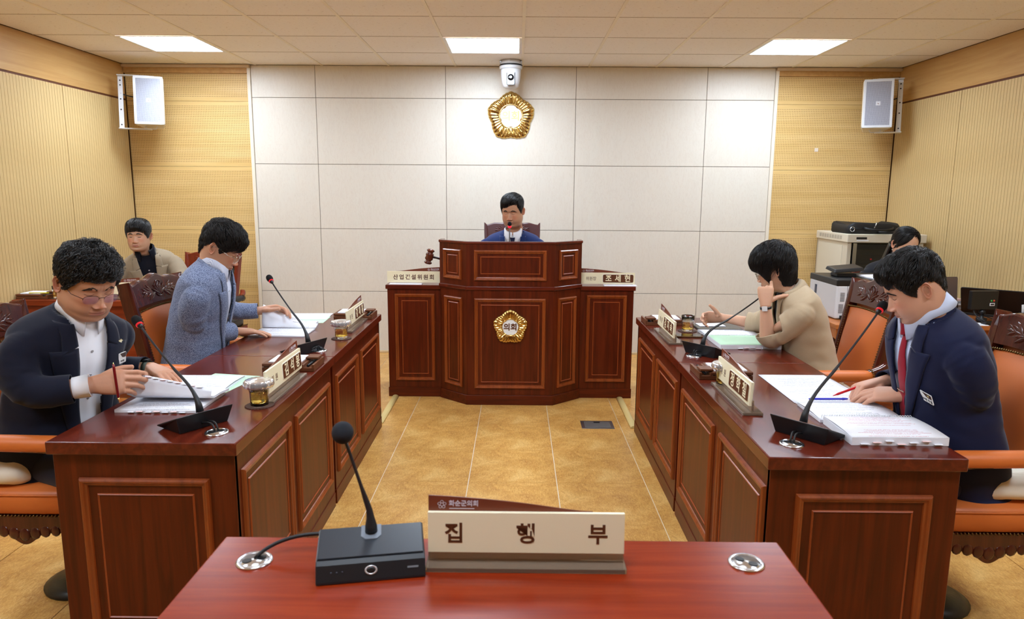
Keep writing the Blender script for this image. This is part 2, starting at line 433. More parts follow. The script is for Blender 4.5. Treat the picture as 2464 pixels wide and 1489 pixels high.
t, s, L = desk('member_desk', 'far right mahogany desk, between podium and the woman in beige', 1, 3.163, 4.35, False)
for a, b in ((.065, .545), (.62, 1.10)): panel_field(t, b - a, .492, frm((.017, (a + b) / 2, .392), (0, -1, 0), (0, 0, 1)))

# front table with the two grommets
t = thing('front_table', 'red mahogany table in the foreground under the large name sign', 'table', (-.0315, 1.47, 0))
MB().box(-.6215, -.60, .71, .6215, 0, .75).build('tabletop', wood('mahogany_gloss', (112, 30, 8), (132, 40, 12), (150, 52, 18), 0, 0.27, 1.0, 0.10), t, .005, 3)
MB().box(-.58, -.05, 0, .58, -.03, .71).build('front_board', mahog(2), t)
for sx in (-1, 1): MB().box(sx * .58 - .012, -.57, 0, sx * .58 + .012, -.03, .71).build('side_board', mahog(2), t)

# chairman podium
t = thing('chairman_podium', 'tall mahogany podium with angled front and side wings', 'podium', (-.0475, 4.893, 0))
A = [(-.3075, 0), (.3075, 0), (.512, .185), (.512, .30), (-.512, .30), (-.512, .185)]
def poly_box(pl, z0, z1): return MB().prism(pl, z0, z1)
def inset_poly(pl, d): return [(x * (1 + d / .45), y + (-d if y < .3 else d)) for x, y in pl]
poly_box(inset_poly(A, .006), 0, .072).build('plinth', mahog(0), t, .002, 1)
poly_box(A, .072, .845).build('lower_body', mahog(2), t, .002, 1)
poly_box(inset_poly(A, .010), .838, .866).build('waist_moulding', mahtop(0), t, .006, 3)
B = [(-.3105, -.004), (.3105, -.004), (.516, .182), (.516, .30), (-.516, .30), (-.516, .182)]
Bi = [(-.30, .020), (.30, .020), (.496, .198), (.496, .30), (-.496, .30), (-.496, .198)]
mb = MB()
n = 6
V = [(x, y, z) for z in (.866, 1.165) for pl in (B, Bi) for x, y in pl]
F = []
for k in range(n):
    j = (k + 1) % n
    if k == 3: continue
    F += [(k, j, 12 + j, 12 + k), (6 + j, 6 + k, 18 + k, 18 + j), (12 + k, 12 + j, 18 + j, 18 + k), (j, k, 6 + k, 6 + j)]
F += [(3, 9, 21, 15), (10, 4, 16, 22)]
mb.add(V, F); mb.build('parapet', mahog(2), t)
mb = MB(); B2 = inset_poly(B, .006); Bi2 = [(x * .985, y + .012) for x, y in Bi]
V = [(x, y, z) for z in (1.162, 1.180) for pl in (B2, Bi2) for x, y in pl]
mb.add(V, F); mb.build('parapet_cap', mahtop(0), t, .005, 3)
poly_box([(-.28, .03), (.28, .03), (.49, .21), (.49, .29), (-.49, .29), (-.49, .21)], .90, .925).build('chair_worktop', mahtop(0), t)
def facet(p, q, u0, u1, z0, z1, off=0.0):
    p, q = Vector(p), Vector(q); d = (q - p).normalized(); nrm = Vector((d.y, -d.x))
    c = p + d * ((u0 + u1) / 2) + nrm * off
    panel_field(t, u1 - u0, z1 - z0, frm((c.x, c.y, (z0 + z1) / 2), (d.x, d.y, 0), (0, 0, 1)), .045 if u1 - u0 > .3 else .04)
W1 = math.hypot(.2045, .185)
facet(A[0], A[1], .054, .561, .122, .780); facet(B[0], B[1], .055, .566, .906, 1.121)
facet(A[5], A[0], .045, W1 - .045, .122, .780); facet(B[5], B[0], .045, W1 - .045, .906, 1.121)
facet(A[1], A[2], .045, W1 - .045, .122, .780); facet(B[1], B[2], .045, W1 - .045, .906, 1.121)
for sx, x0, x1, pa, pb in ((-1, -.9055, -.512, -.853, -.557), (1, .512, .9055, .560, .857)):
    MB().box(x0, .199, .0, x1, .62, .815).build('wing_body', mahog(2), t, .002, 1)
    MB().box(x0 - (.004 if sx < 0 else 0), .194, 0, x1 + (.004 if sx > 0 else 0), .2, .072).build('wing_plinth', mahog(0), t)
    MB().box(x0 - (.012 if sx < 0 else 0), .186, .815, x1 + (.012 if sx > 0 else 0), .63, .846).build('wing_top', mahtop(0), t, .004, 3)
    panel_field(t, pb - pa, .657, frm(((pa + pb) / 2, .199, .452), (1, 0, 0), (0, 0, 1)), .05)

# council emblem: a five-lobed rosette
def emblem(parent, R, M, style, relief=.02):
    """rosette of ribs in the xy plane of M"""
    nb = 250; rings = []
    def outline(a):
        a5 = ((a - PI / 2) / (2 * PI / 5)) % 1.0; q = abs(a5 - round(a5)) * 2     # 0 at lobe centre, 1 between lobes
        return R * (.985 - .155 * q ** 1.25)
    def rib(a):
        a5 = ((a - PI / 2) / (2 * PI / 5)) % 1.0
        u = (a5 - .5) if a5 > .5 else a5 - .0
        d = min(a5, 1 - a5) * 5 * 1.0      # 0..2.5 : distance from lobe centre in fifths
        if d < .55: return math.sqrt(max(0, 1 - (d / .58) ** 2)) * 1.0
        k = (d - .55) / .65; fr = k - math.floor(k)
        return math.sqrt(max(0, 1 - ((fr - .5) / .52) ** 2)) * .85
    prof = [(.46, .35), (.49, .75), (.58, .85), (.70, .95), (.82, 1.0), (.91, .92), (.965, .68), (.99, .35), (1.0, .0)]
    for f, hgt in prof:
        ring = []
        for k in range(nb):
            a = 2 * PI * k / nb; r = outline(a); rb = rib(a)
            rr = r * f * (1 + (.035 * (rb - .6) if f > .9 else 0))
            ring.append(M @ Vector((rr * math.cos(a), rr * math.sin(a), relief * hgt * (.42 + .58 * rb))))
        rings.append(ring)
    MB().loft(list(reversed(rings)), False, False).build('rosette', M_gold, parent)
    inner = [(.0, relief * .45), (R * .455, relief * .45)]
    disc = MB(); n = 64
    disc.add([M @ Vector((R * .46 * math.cos(2 * PI * k / n), R * .46 * math.sin(2 * PI * k / n), relief * .5)) for k in range(n)], [tuple(range(n))])
    disc.build('disc', M_enamel, parent)
    ring = [[M @ Vector((r * R * math.cos(2 * PI * k / n), r * R * math.sin(2 * PI * k / n), relief * z)) for k in range(n)] for r, z in ((.50, .4), (.495, .72), (.47, .8), (.445, .72), (.44, .45))]
    MB().loft(list(reversed(ring)), False, False).build('rim', M_gold if style else mat('pale_gold', (240, 216, 150), 0.25, 1.0), parent)
    M2 = M @ Matrix.Translation((0, -.01 * R, relief * .52))
    text('lettering', '의회', R * .41, M_brown if style else mat('pale_gold_letter', (232, 208, 140), 0.3, 0.6), parent, M2, .0015, bold=.0015 if style else .002)
    for k in range(5):
        a = PI / 2 + 2 * PI * k / 5; r = R * .80
        mb = MB(); c = Vector((r * math.cos(a), r * math.sin(a), relief * 1.0))
        pts = [M @ (c + Vector((.055 * R * math.cos(b), .055 * R * math.sin(b), .0006))) for b in (PI / 2, PI / 2 + 2.09, PI / 2 + 4.19)]
        top = [M @ (c + Vector((.055 * R * math.cos(b), .055 * R * math.sin(b), -.008))) for b in (PI / 2, PI / 2 + 2.09, PI / 2 + 4.19)]
        mb.loft([top, pts], False, True, 0, False); mb.build('stud', M_golddark, parent)
t = thing('council_emblem', 'large gold council emblem with cream disc high on the back wall', 'emblem', (-.067, YB, 2.197))
emblem(t, .222, frm((0, -.001, 0), (1, 0, 0), (0, 0, 1)), 0, .030)
t = thing('council_emblem', 'gold council emblem with dark letters on the podium front', 'emblem', (-.0445, 4.893, .575))
emblem(t, .130, frm((0, -.002, 0), (1, 0, 0), (0, 0, 1)), 1, .020)

# executive chairs -------------------------------------------------------------
def nails(pts, r=.0055):
    mb = MB()
    for p in pts:
        p = Vector(p)
        mb.add([p + Vector((0, 0, r)), p + Vector((r, 0, 0)), p + Vector((0, r, 0)), p + Vector((-r, 0, 0)), p + Vector((0, -r, 0)), p + Vector((0, 0, -r))],
               [(0, 1, 2), (0, 2, 3), (0, 3, 4), (0, 4, 1), (5, 2, 1), (5, 3, 2), (5, 4, 3), (5, 1, 4)], 0, True)
    return mb
def along(pts, d):
    P = [Vector(p) for p in pts]; out = []; acc = 0.0
    for a, b in zip(P, P[1:]):
        L = (b - a).length; s = acc
        while s < L: out.append(a + (b - a) * (s / L)); s += d
        acc = s - L
    return out
def crest_z(x, w):
    q = abs(x) / (w / 2)
    return .034 * math.exp(-(q / .30) ** 2) + .016 * math.exp(-((q - .58) / .20) ** 2) + .006 * (1 - q)
def exec_chair(name, label, m_leather, m_wood, arms=True, group=None, simple=False, loc=(0, 0, 0), rz=0.0, crest_posts=False):
    """origin on the floor under the seat centre, sitter faces +y"""
    t = thing(name, label, 'chair', loc, rz, group)
    # seat frame with carved apron
    sf = MB().box(-.285, -.26, .385, .285, .245, .415)
    n = 60; top = []; bot = []
    for (ax, fixed, lo, hi) in (('x', .262, -.285, .285), ('y', -.298, -.26, .262), ('y', .298, -.26, .262)):
        ring_o = []; ring_i = []
        for k in range(n + 1):
            q = lo + (hi - lo) * k / n; v = (q - (lo + hi) / 2) / ((hi - lo) / 2)
            zb = .352 - .028 * math.exp(-(v / .22) ** 2) - .012 * math.cos(v * 9.5) * math.exp(-(v / .7) ** 2) + .012 * abs(v) ** 3
            ring_o.append((q, .415, zb))
        V = []; F = []
        for q, za, zb in ring_o:
            th = .020 if (ax == 'x' or fixed > 0) else -.020
            for off in (0, -th):
                for z in (za, zb): V.append((q, fixed + off, z) if ax == 'x' else (fixed + off, q, z))
        for k in range(n):
            a = k * 4; b = a + 4
            F += [(a, a + 1, b + 1, b), (a + 2, b + 2, b + 3, a + 3), (a, b, b + 2, a + 2), (a + 1, a + 3, b + 3, b + 1)]
        sf.add(V, F)
    # carved lobes on the side aprons
    for sx in (-1, 1):
        for k in range(-4, 5):
            r = .020 - .0012 * abs(k); sf.lathe([(r * math.sin(a), -r * math.cos(a)) for a in [.15 + i * 2.84 / 5 for i in range(6)]], 10, (sx * .297, .0 + k * .036, .362 - .014 * math.exp(-(k / 1.6) ** 2)), cap=False, ax=Matrix(((.30, 0, 0), (0, 1.1, 0), (0, 0, 1.2))))
    sf.build('seat_frame', m_wood, t)
    # seat cushion
    def sq(w, d, y0, z, r=.05, n=32, pw=7.0):
        ring = []
        for k in range(n):
            a = 2 * PI * k / n; c, s = math.cos(a), math.sin(a)
            ring.append((w * math.copysign(abs(c) ** (2 / pw), c), y0 + d * math.copysign(abs(s) ** (2 / pw), s), z))
        return ring
    MB().loft([sq(.285, .252, -.0, .416), sq(.296, .263, 0, .425), sq(.298, .265, 0, .47), sq(.294, .262, 0, .492), sq(.282, .250, 0, .503), sq(.22, .19, 0, .512), sq(.10, .08, 0, .515)], True, True).build('seat', m_leather, t)
    MB().tube([(x, y, .490) for x, y, z in sq(.297, .264, 0, 0)] + [(.297, 0, .490)], .0035, 6, ends=False).build('seat_piping', m_leather, t)
    nl = []
    for sx in (-1, 1): nl += along([(sx * .300, -.26, .418), (sx * .300, .262, .418)], .0125)
    nl += along([(-.29, .267, .418), (.29, .267, .418)], .0125)
    # backrest: leaning frame
    lean = math.radians(11)
    Mb = Matrix.Translation((0, -.205, .47)) @ Matrix.Rotation(lean, 4, 'X')
    H, w0, w1 = .550, .435, .480           # height of leather, widths bottom / top of the frame
    mb = MB(); fr = .034; top = H
    def wd(z): return w0 + (w1 - w0) * min(1, z / H)
    for sx in (-1, 1):
        rings = []
        for z in [0, .1, .2, .3, .4, .5, .56, .600, .615, .621]:
            x = sx * wd(z) / 2; d = .032; rr = max(.001, 1 - max(0, (z - .575) / .05) ** 2)
            f2 = fr * (rr if z > .575 else 1)
            rings.append([Mb @ Vector(p) for p in ((x, -d, z), (x - sx * f2, -d, z), (x - sx * f2, d * .8, z), (x - sx * f2 * .6, d, z), (x - sx * f2 * .1, d, z), (x, d * .6, z))][::(1 if sx > 0 else -1)])
        mb.loft(rings, True, True, 0, False)
    n = 40; V = []; F = []
    for k in range(n + 1):
        x = (-.5 + k / n) * (w1 - .012); zt = .607 + crest_z(x, w1); zb = .488 + .010 * (1 - (2 * x / w1) ** 2)
        V += [Mb @ Vector(p) for p in ((x, -.026, zb), (x, -.026, zt - .008), (x, 0, zt), (x, .022, zt - .006), (x, .026, zt - .014), (x, .024, zb))]
    for k in range(n):
        for j in range(6): F.append((k * 6 + j, k * 6 + (j + 1) % 6, k * 6 + 6 + (j + 1) % 6, k * 6 + 6 + j))
    F += [tuple(range(6))[::-1], tuple(n * 6 + j for j in range(6))]
    mb.add([p for p in V], [f[::-1] for f in F], 0, False)
    mb.box(0, 0, 0, 0, 0, 0) if False else None
    V = [Mb @ Vector(p) for p in ((-w0 / 2, -.02, 0), (w0 / 2, -.02, 0), (w0 / 2, .02, 0), (-w0 / 2, .02, 0), (-w0 / 2, -.02, .05), (w0 / 2, -.02, .05), (w0 / 2, .02, .05), (-w0 / 2, .02, .05))]
    mb.add(V, [(0, 3, 2, 1), (4, 5, 6, 7), (0, 1, 5, 4), (1, 2, 6, 5), (2, 3, 7, 6), (3, 0, 4, 7)])
    bf = mb.build('back_frame', m_wood, t, .004, 2)
    # carved crest: central shell and two sprays of leaves
    cv = MB()
    def petal(cx, cz, a, L, W, hgt):
        d = Vector((math.cos(a), 0, math.sin(a))); nn = Vector((-math.sin(a), 0, math.cos(a)))
        rings = []
        for k in range(7):
            u = k / 6; ww = W * math.sin(PI * (.08 + .9 * u)) ; c = Vector((cx, .024, cz)) + d * L * u
            rings.append([Mb @ (c + nn * ww * math.cos(b) + Vector((0, hgt * math.sin(b), 0))) for b in [PI * i / 4 for i in range(5)]])
        cv.loft(rings, False, False, 0, True, closed=False)
    for k in range(7):
        a = PI / 2 + (k - 3) * .36; petal(0, .535, a, .066, .0095, .006)
    for sx in (-1, 1):
        for k in range(5):
            a = (0 if sx > 0 else PI) + sx * (-.55 + k * .33); petal(sx * (.040 + .005 * k), .548, a, .080 - .008 * abs(k - 2), .011, .005)
        for k in range(3):
            a = (0 if sx > 0 else PI) + sx * (-.45 + k * .45); petal(sx * .100, .556, a, .050, .009, .005)
    ring = [Mb @ Vector((.036 * math.cos(a), .025, .565 + .040 * math.sin(a))) for a in [2 * PI * i / 24 for i in range(25)]]
    cv.tube(ring, .0045, 6, ends=False)
    cv.build('carving', m_wood, bf)
    # leather pad
    rows = []
    for k in range(12):
        z = .035 + (.466 - .035) * k / 11; ww = wd(z) / 2 - .030; row = []
        for i in range(13):
            x = -ww + 2 * ww * i / 12; u = i / 12; v = k / 11
            bul = .055 * (math.sin(PI * u) ** .55) * (math.sin(PI * (.02 + .96 * v)) ** .5)
            zz = z + .012 * v * (1 - (2 * u - 1) ** 2)
            row.append(Mb @ Vector((x, .014 + bul * .8, zz)))
        rows.append(row)
    mb = MB(); mb.loft(rows, False, False, 0, True, closed=False)
    mb.f = [f[::-1] for f in mb.f]
    mb.build('backrest', m_leather, t)
    MB().add([Mb @ Vector(p) for p in ((-w0 / 2 + .02, -.018, .04), (w0 / 2 - .02, -.018, .04), (w1 / 2 - .02, -.018, .53), (-w1 / 2 + .02, -.018, .53))], [(0, 1, 2, 3)]).build('back_cover', m_leather, t)
    e = []
    for k in range(12):
        z = .035 + (.468 - .035) * k / 11; e.append((z, wd(z) / 2 - .030))
    nl += along([Mb @ Vector((-w, .027, z)) for z, w in e], .013) + along([Mb @ Vector((w, .027, z)) for z, w in e], .013)
    nl += along([Mb @ Vector((-e[-1][1] + 2 * e[-1][1] * i / 20,   .029, .471 + .012 * (1 - (i / 10 - 1) ** 2))) for i in range(21)], .012)
    if arms:
        for sx in (-1, 1):
            x = sx * .312
            a = MB()
            # wooden arm rail sweeping down to the front post
            path = bez((x - sx * .03, -.245, .735), (x, -.20, .70), (x, -.10, .672), (x, .10, .668), 8) + [Vector((x, .20, .666)), Vector((x, .245, .655)), Vector((x, .262, .625)), Vector((x, .255, .57)), Vector((x, .232, .50)), Vector((x, .235, .42)), Vector((x, .258, .345))]
            rr = [.020] * 9 + [.025, .027, .027, .026, .028, .032, .036]
            rings = []
            for i, p in enumerate(path):
                tt = (path[min(i + 1, len(path) - 1)] - path[max(i - 1, 0)]).normalized(); sd = Vector((1, 0, 0)); up = sd.cross(tt)
                r = rr[i]; rings.append([p + sd * (r * 1.05 * c) + up * (r * .8 * s2) for c, s2 in ((1, .6), (.6, 1), (-.6, 1), (-1, .6), (-1, -.6), (-.6, -1), (.6, -1), (1, -.6))])
            a.loft(rings)
            ao = a.build('arm', m_wood, t, 0)
            pad = MB(); pr = []
            for y, r in ((-.165, .016), (-.160, .025), (-.12, .028), (0, .029), (.14, .029), (.185, .027), (.19, .018)):
                pr.append([(x + 1.12 * r * math.cos(b), y, .684 - .012 * (y + .16) + r * .98 * math.sin(b)) for b in [2 * PI * i / 18 for i in range(18)]])
            pad.loft([q[::-1] for q in pr]); pad.build('arm_pad', m_leather, ao)
            for y in (-.155, .180):
                nl += [(x + 1.12 * .029 * math.cos(b), y, .684 - .012 * (y + .16) + .029 * math.sin(b)) for b in [2 * PI * i / 18 for i in range(18)]]
    tag(nails(nl).build('nail_trim', M_brass, t), kind='stuff')
    for sx in (-1, 1): MB().lathe([(.010, .305), (.026, .310), (.032, .325), (.032, .36)], 14, (sx * .245, .215, 0)).build('foot', m_wood, t)
    # swivel base
    MB().lathe([(.05, .07), (.05, .12), (.028, .125), (.028, .30), (.05, .31), (.09, .384)], 20).build('column', M_black, t)
    MB().lathe([(.0, .0), (.14, .0), (.142, .012), (.11, .03), (.05, .045), (.045, .08)], 28, cap=False).build('base_plate', M_black, t)
    for k in range(0):
        a = 2 * PI * k / 5 + .3; d = Vector((math.cos(a), math.sin(a), 0))
        lg = MB().tube([d * .03 + Vector((0, 0, .105)), d * .10 + Vector((0, 0, .095)), d * .18 + Vector((0, 0, .075))], [.026, .022, .016], 8)
        lo = lg.build('base_leg', m_wood, t)
        MB().lathe([(.0, -.013), (.026, -.012), (.028, 0), (.026, .012), (.0, .013)], 14, d * .18 + Vector((0, 0, .030)), ax=Matrix.Rotation(a, 3, 'Z') @ Matrix.Rotation(PI / 2, 3, 'X'), cap=False).build('caster', M_black, lo)
    return t
c1 = exec_chair('executive_chair', 'orange leather chair under the curly-haired man, partly outside the frame', M_leather, M_dark, group='orange leather executive chairs', loc=(-1.685, 2.53, 0), rz=-PI / 2)
dup(c1, (-1.535, 3.50, 0), -PI / 2 - .05, 'orange leather carved chair behind the man in grey-blue tweed')
dup(c1, (1.575, 2.47, 0), PI / 2, 'orange leather chair under the man wearing a red tie')
dup(c1, (1.50, 3.50, 0), PI / 2, 'orange leather carved chair behind the woman in beige')
exec_chair('executive_chair', 'oxblood leather chair behind the chairman at the podium', M_redleather, M_redleather, arms=True, loc=(-.045, 5.74, .18), rz=PI)
o = MB().box(-.45, 5.25, 0, .36, 6.25, .18).build('chair_platform', M_dark, None, .004, 1); tag(o, 'low dark platform under the chairman chair', 'platform')
exec_chair('executive_chair', 'black leather chair with carved red-brown crest under the man in taupe', M_blackleather, wood('cherry_chair', (92, 30, 14), (118, 42, 20), (140, 58, 30), 2, .3), loc=(-2.64, 5.68, 0), rz=PI - .08).scale = (1, 1, .92)
exec_chair('executive_chair', 'dark red chair of the long-haired woman, before the rack cabinet', M_redleather, M_dark, loc=(2.88, 5.50, 0), rz=PI).scale = (.95, 1, .82)
def cushion(label, loc, rz, w=.21, d=.20, h=.045):
    mb = MB(); n = 36; rings = []
    for k in range(9):
        a = -PI / 2 + PI * k / 8; c = math.cos(a) ** .6 if k not in (0, 8) else 0.05
        ring = []
        for i in range(n):
            b = 2 * PI * i / n; cc, ss = math.cos(b), math.sin(b); wob = 1 + .012 * math.sin(9 * b + k)
            ring.append((w * (.72 + .28 * c) * wob * math.copysign(abs(cc) ** .4, cc), d * (.72 + .28 * c) * wob * math.copysign(abs(ss) ** .4, ss), h * math.sin(a) * (1 + .1 * math.sin(5 * b)) + h))
        rings.append(ring)
    o = mb.loft(rings).build('seat_cushion', M_cushion, None, 0, loc=loc, rot=(0, 0, rz)); tag(o, label, 'cushion')
    return o
cushion('white padded cushion on the chair of the curly-haired man', (-1.82, 2.50, .508), 0, .150, .262, .042)
cushion('white padded cushion on the chair of the man wearing a red tie', (1.71, 2.46, .508), 0, .155, .268, .042)
cushion('white padded cushion on the chair of the woman in beige', (1.50, 3.50, .508), 0, .22, .26, .03)
cushion('pale cushion on the chair of the man in grey-blue tweed', (-1.575, 3.50, .508), 0, .22, .26, .03)
# ------------------------------------------------------------------ things on the desks
DZ = .75
def face_d(dx, dy): return math.atan2(dy, dx) - PI / 2
def grommet(label, x, y, z=DZ, loops=0, rz=0.0):
    t = thing('cable_grommet', label, 'grommet', (x, y, z), rz, 'chrome cable grommets')
    n = 40
    MB().lathe([(.0285, .0), (.0375, .0), (.0375, .002), (.035, .0048), (.031, .0052), (.0285, .003)], n, cap=False).build('ring', M_chrome, t)
    MB().lathe([(.0, .0012), (.029, .0012), (.029, .0035), (.0, .0046)], n, cap=False).build('cover', M_chrome, t)
    for sx in (-1, 1):
        mb = MB(); pl = [(sx * .0150 + .0098 * math.cos(a), .0078 * math.sin(a)) for a in [2 * PI * i / 20 for i in range(20)]]
        mb.prism(pl, .0032, .0058).build('opening', M_black, t)
    return t
grommet('chrome grommet in the foreground table, with the microphone cable', -.548, 1.362, rz=.5)
grommet('chrome grommet in the foreground table, without a cable', .489, 1.374, rz=2.4)
grommet('chrome grommet behind the microphone of the curly-haired man', -.963, 2.150, rz=.7)
grommet('chrome grommet behind the microphone of the man in tweed', -.963, 3.331, rz=.4)
grommet('chrome grommet behind the microphone of the man wearing a red tie', .862, 2.094, rz=-.7)
grommet('chrome grommet behind the microphone of the woman in beige', .852, 3.285, rz=-.6)

def delegate_mic(label, x, y, d, head, gx, gy):
    rz = face_d(*d); t = thing('delegate_microphone', label, 'microphone', (x, y, DZ), rz, 'gooseneck delegate microphones on the member desks')
    R = Matrix.Rotation(-rz, 3, 'Z')
    def loc(p): return R @ (Vector(p) - Vector((x, y, DZ)))
    # wedge: bottom small, top plate overhangs towards the aisle (local -y)
    bot = [(-.084, -.048, 0), (.084, -.048, 0), (.082, .052, 0), (-.082, .052, 0)]
    mid = [(-.099, -.060, .055), (.099, -.060, .055), (.099, .062, .010), (-.099, .062, .010)]
    top = [(-.099, -.060, .059), (.099, -.060, .059), (.099, .062, .014), (-.099, .062, .014)]
    MB().loft([bot, mid, top], True, True, 0, False).build('base', M_black, t, .0025, 2)
    pm = frm((0, .001, .0368), (1, 0, 0), (0, .122, -.045), (0, .045, .122))
    MB().prism([(-.090, -.052), (.090, -.052), (.090, .052), (-.090, .052)], 0, .0006, pm).build('faceplate', mat('graphite_plate', (52, 54, 60), .3), t)
    MB().prism([(.025, -.035), (.08, -.035), (.08, .03), (.025, .03)], .0006, .0012, pm).build('label_window', mat('label_white', (206, 208, 216), .4), t)
    MB().prism([(-.012, .028), (.012, .028), (.012, .042), (-.012, .042)], .0006, .0028, pm).build('button', M_steel, t)
    H = loc(head); B = Vector((0, -.028, .050)); D = H - B
    # neck: stands out of the plate, bends towards the speaker, then straight
    path = bez(B, B + Vector((0, .010, .07)), B + D * .22 + Vector((0, 0, .035)), B + D * .38 + Vector((0, .0, .022)), 8) + bez(B + D * .38 + Vector((0, 0, .022)), B + D * .6 + Vector((0, 0, .010)), B + D * .8, H, 8)[1:]
    L = len(path); rr = [.013, .0105, .0075, .0062, .0056] + [.0052] * 4 + [.0036] * (L - 9)
    nk = MB().tube(path, rr, 10); nk.build('gooseneck', mat('neck_black', (30, 30, 33), .45), t)
    ax = D.normalized(); q = ax.to_track_quat('Z', 'Y').to_matrix()
    MB().lathe([(.004, -.026), (.0065, -.022), (.0095, -.014), (.0095, -.012)], 16, H, ax=q).build('capsule', M_black, t)
    MB().lathe([(.0095, -.012), (.0122, -.0115), (.0122, -.0055), (.0095, -.005)], 18, H, ax=q).build('red_ring', M_redled, t)
    MB().lathe([(.0105, -.006), (.0148, .0), (.0165, .010), (.0158, .020), (.0125, .028), (.007, .0325), (.0, .034)], 18, H, ax=q, cap=False).build('windscreen', M_foam, t)
    g0 = loc((gx, gy, DZ + .004))
    for k in (-1, 1):
        a = Vector((k * .010, -.046, .018)); MB().tube(bez(a, a + Vector((0, -.03, .006)), g0 + Vector((k * .004, .006, .04)), g0 + Vector((k * .006, 0, 0)), 10), .0032, 8).build('cable', M_cable, t)
    return t
delegate_mic('gooseneck microphone in front of the curly-haired man', -1.063, 2.226, (-.82, .57), (-1.329, 2.407, 1.058), -.963, 2.150)
delegate_mic('gooseneck microphone in front of the man in grey-blue tweed', -1.030, 3.310, (-.90, .43), (-1.262, 3.55, 1.069), -.963, 3.331)
delegate_mic('gooseneck microphone in front of the man wearing a red tie', .944, 2.180, (.78, .62), (1.265, 2.411, 1.130), .862, 2.094)
delegate_mic('gooseneck microphone in front of the woman in beige', .920, 3.330, (.78, .62), (1.265, 3.559, 1.014), .852, 3.285)
# chairman's microphone
t = thing('gooseneck_microphone', 'thin gooseneck microphone with glowing red ring before the chairman', 'microphone', (-.057, 5.13, .925))
MB().lathe([(.045, 0), (.045, .02), (.02, .026), (.012, .05)], 20).build('base', M_black, t)
MB().tube([(0, 0, .04), (0, 0, .2), (0, .005, .30), (0.001, .012, .345)], [.006, .0045, .004, .004], 8).build('gooseneck', mat('neck_grey', (96, 92, 92), .4), t)
q = Vector((0, -.35, 1)).normalized().to_track_quat('Z', 'Y').to_matrix()
MB().lathe([(.006, -.004), (.0125, -.002), (.0125, .010), (.009, .012)], 16, (0, .012, .345), ax=q).build('red_ring', mat('red_glow', (200, 20, 40), .3, emit=(255, 30, 50), estr=1.6), t)
MB().lathe([(.010, .010), (.0145, .016), (.015, .026), (.010, .038), (0, .042)], 16, (0, .012, .345), ax=q, cap=False).build('windscreen', M_foam, t)

# foreground conference microphone
t = thing('table_microphone', 'black table microphone with round head, beside the large name sign', 'microphone', (-.297, 1.345, DZ), .185)
rings = []
W = .108
prof = [(-.056, .0), (-.059, .004), (-.047, .036), (-.040, .043), (.050, .066), (.055, .062), (.055, .0)]
rings = [[(x, y, z) for y, z in prof] for x in (-W, W)]
MB().loft(rings, True, True, 0, False).build('base', mat('soft_black', (26, 28, 33), .38), t, .003, 2)
pm = frm((0, .005, .0550), (1, 0, 0), (0, .090, .023), (0, -.023, .090))
MB().prism([(-.105, -.044), (.105, -.044), (.105, .044), (-.105, .044)], 0, .0028, pm).build('top_plate', mat('graphite_top', (44, 49, 56), .32), t, .001, 1)
MB().prism([(-.021, .012), (-.012, .002), (.012, .002), (.021, .012), (.021, .045), (-.021, .045)], .0028, .0045, pm).build('collar_plate', mat('grey_collar', (112, 118, 128), .35), t, .001, 1)
fm = frm((0, -.0535, .020), (1, 0, 0), (0, .012, .032), (0, -.032, .012))
n = 24
MB().loft([[fm @ Vector((r * math.cos(2 * PI * k / n), r * .72 * math.sin(2 * PI * k / n) + .003, h)) for k in range(n)] for r, h in ((.0125, 0), (.0125, .0015), (.0090, .0015), (.0090, .0004))], False, False).build('button_ring', mat('button_silver', (206, 208, 212), .3, .6), t)
MB().loft([[fm @ Vector((r * math.cos(2 * PI * k / n), r * .72 * math.sin(2 * PI * k / n) + .003, h)) for k in range(n)] for r, h in ((.009, .0002), (.009, .0014), (.004, .0017))], False, True).build('talk_button', M_black, t)
for k in range(3):
    MB().lathe([(.0016, 0), (.0016, .0006), (0, .0006)], 8, fm @ Vector((-.078 + k * .011, .003, 0)), ax=fm.to_3x3(), cap=False).build('indicator', mat('indicator_dim', (70, 74, 88), .4), t)
MB().prism([(.072, .001), (.094, .001), (.094, .0045), (.072, .0045)], .0002, .0006, fm).build('badge', mat('badge_grey', (120, 124, 130), .4), t)
p0 = pm @ Vector((0, .024, .004)); hd = Vector((-.048, .034, .268))
path = [p0, p0 + Vector((0, .001, .012)), p0 + Vector((-.001, .002, .030)), p0 + Vector((-.003, .003, .048))]; e = path[-1]
path += [e.lerp(hd, k / 6) for k in range(1, 7)]
MB().tube(path, [.013, .0125, .0085, .0065, .0055, .0036, .0034, .0034, .0034, .0034], 12).build('gooseneck', mat('neck_black', (30, 30, 33), .45), t)
MB().lathe([(.0, -.0225)] + [(.0222 * math.sin(a), -.0232 * math.cos(a)) for a in [PI * k / 14 for k in range(1, 14)]] + [(.0, .0232)], 26, hd + Vector((-.004, 0, .014)), cap=False).build('windscreen', mat('foam_blue_black', (24, 26, 33), .95), t)
cb = MB().tube(bez((-.02, .056, .012), (-.06, .10, .05), (-.20, .10, .045), (-.243, .068, .003), 18), .0042, 10); cb.build('cable', M_cable, t)

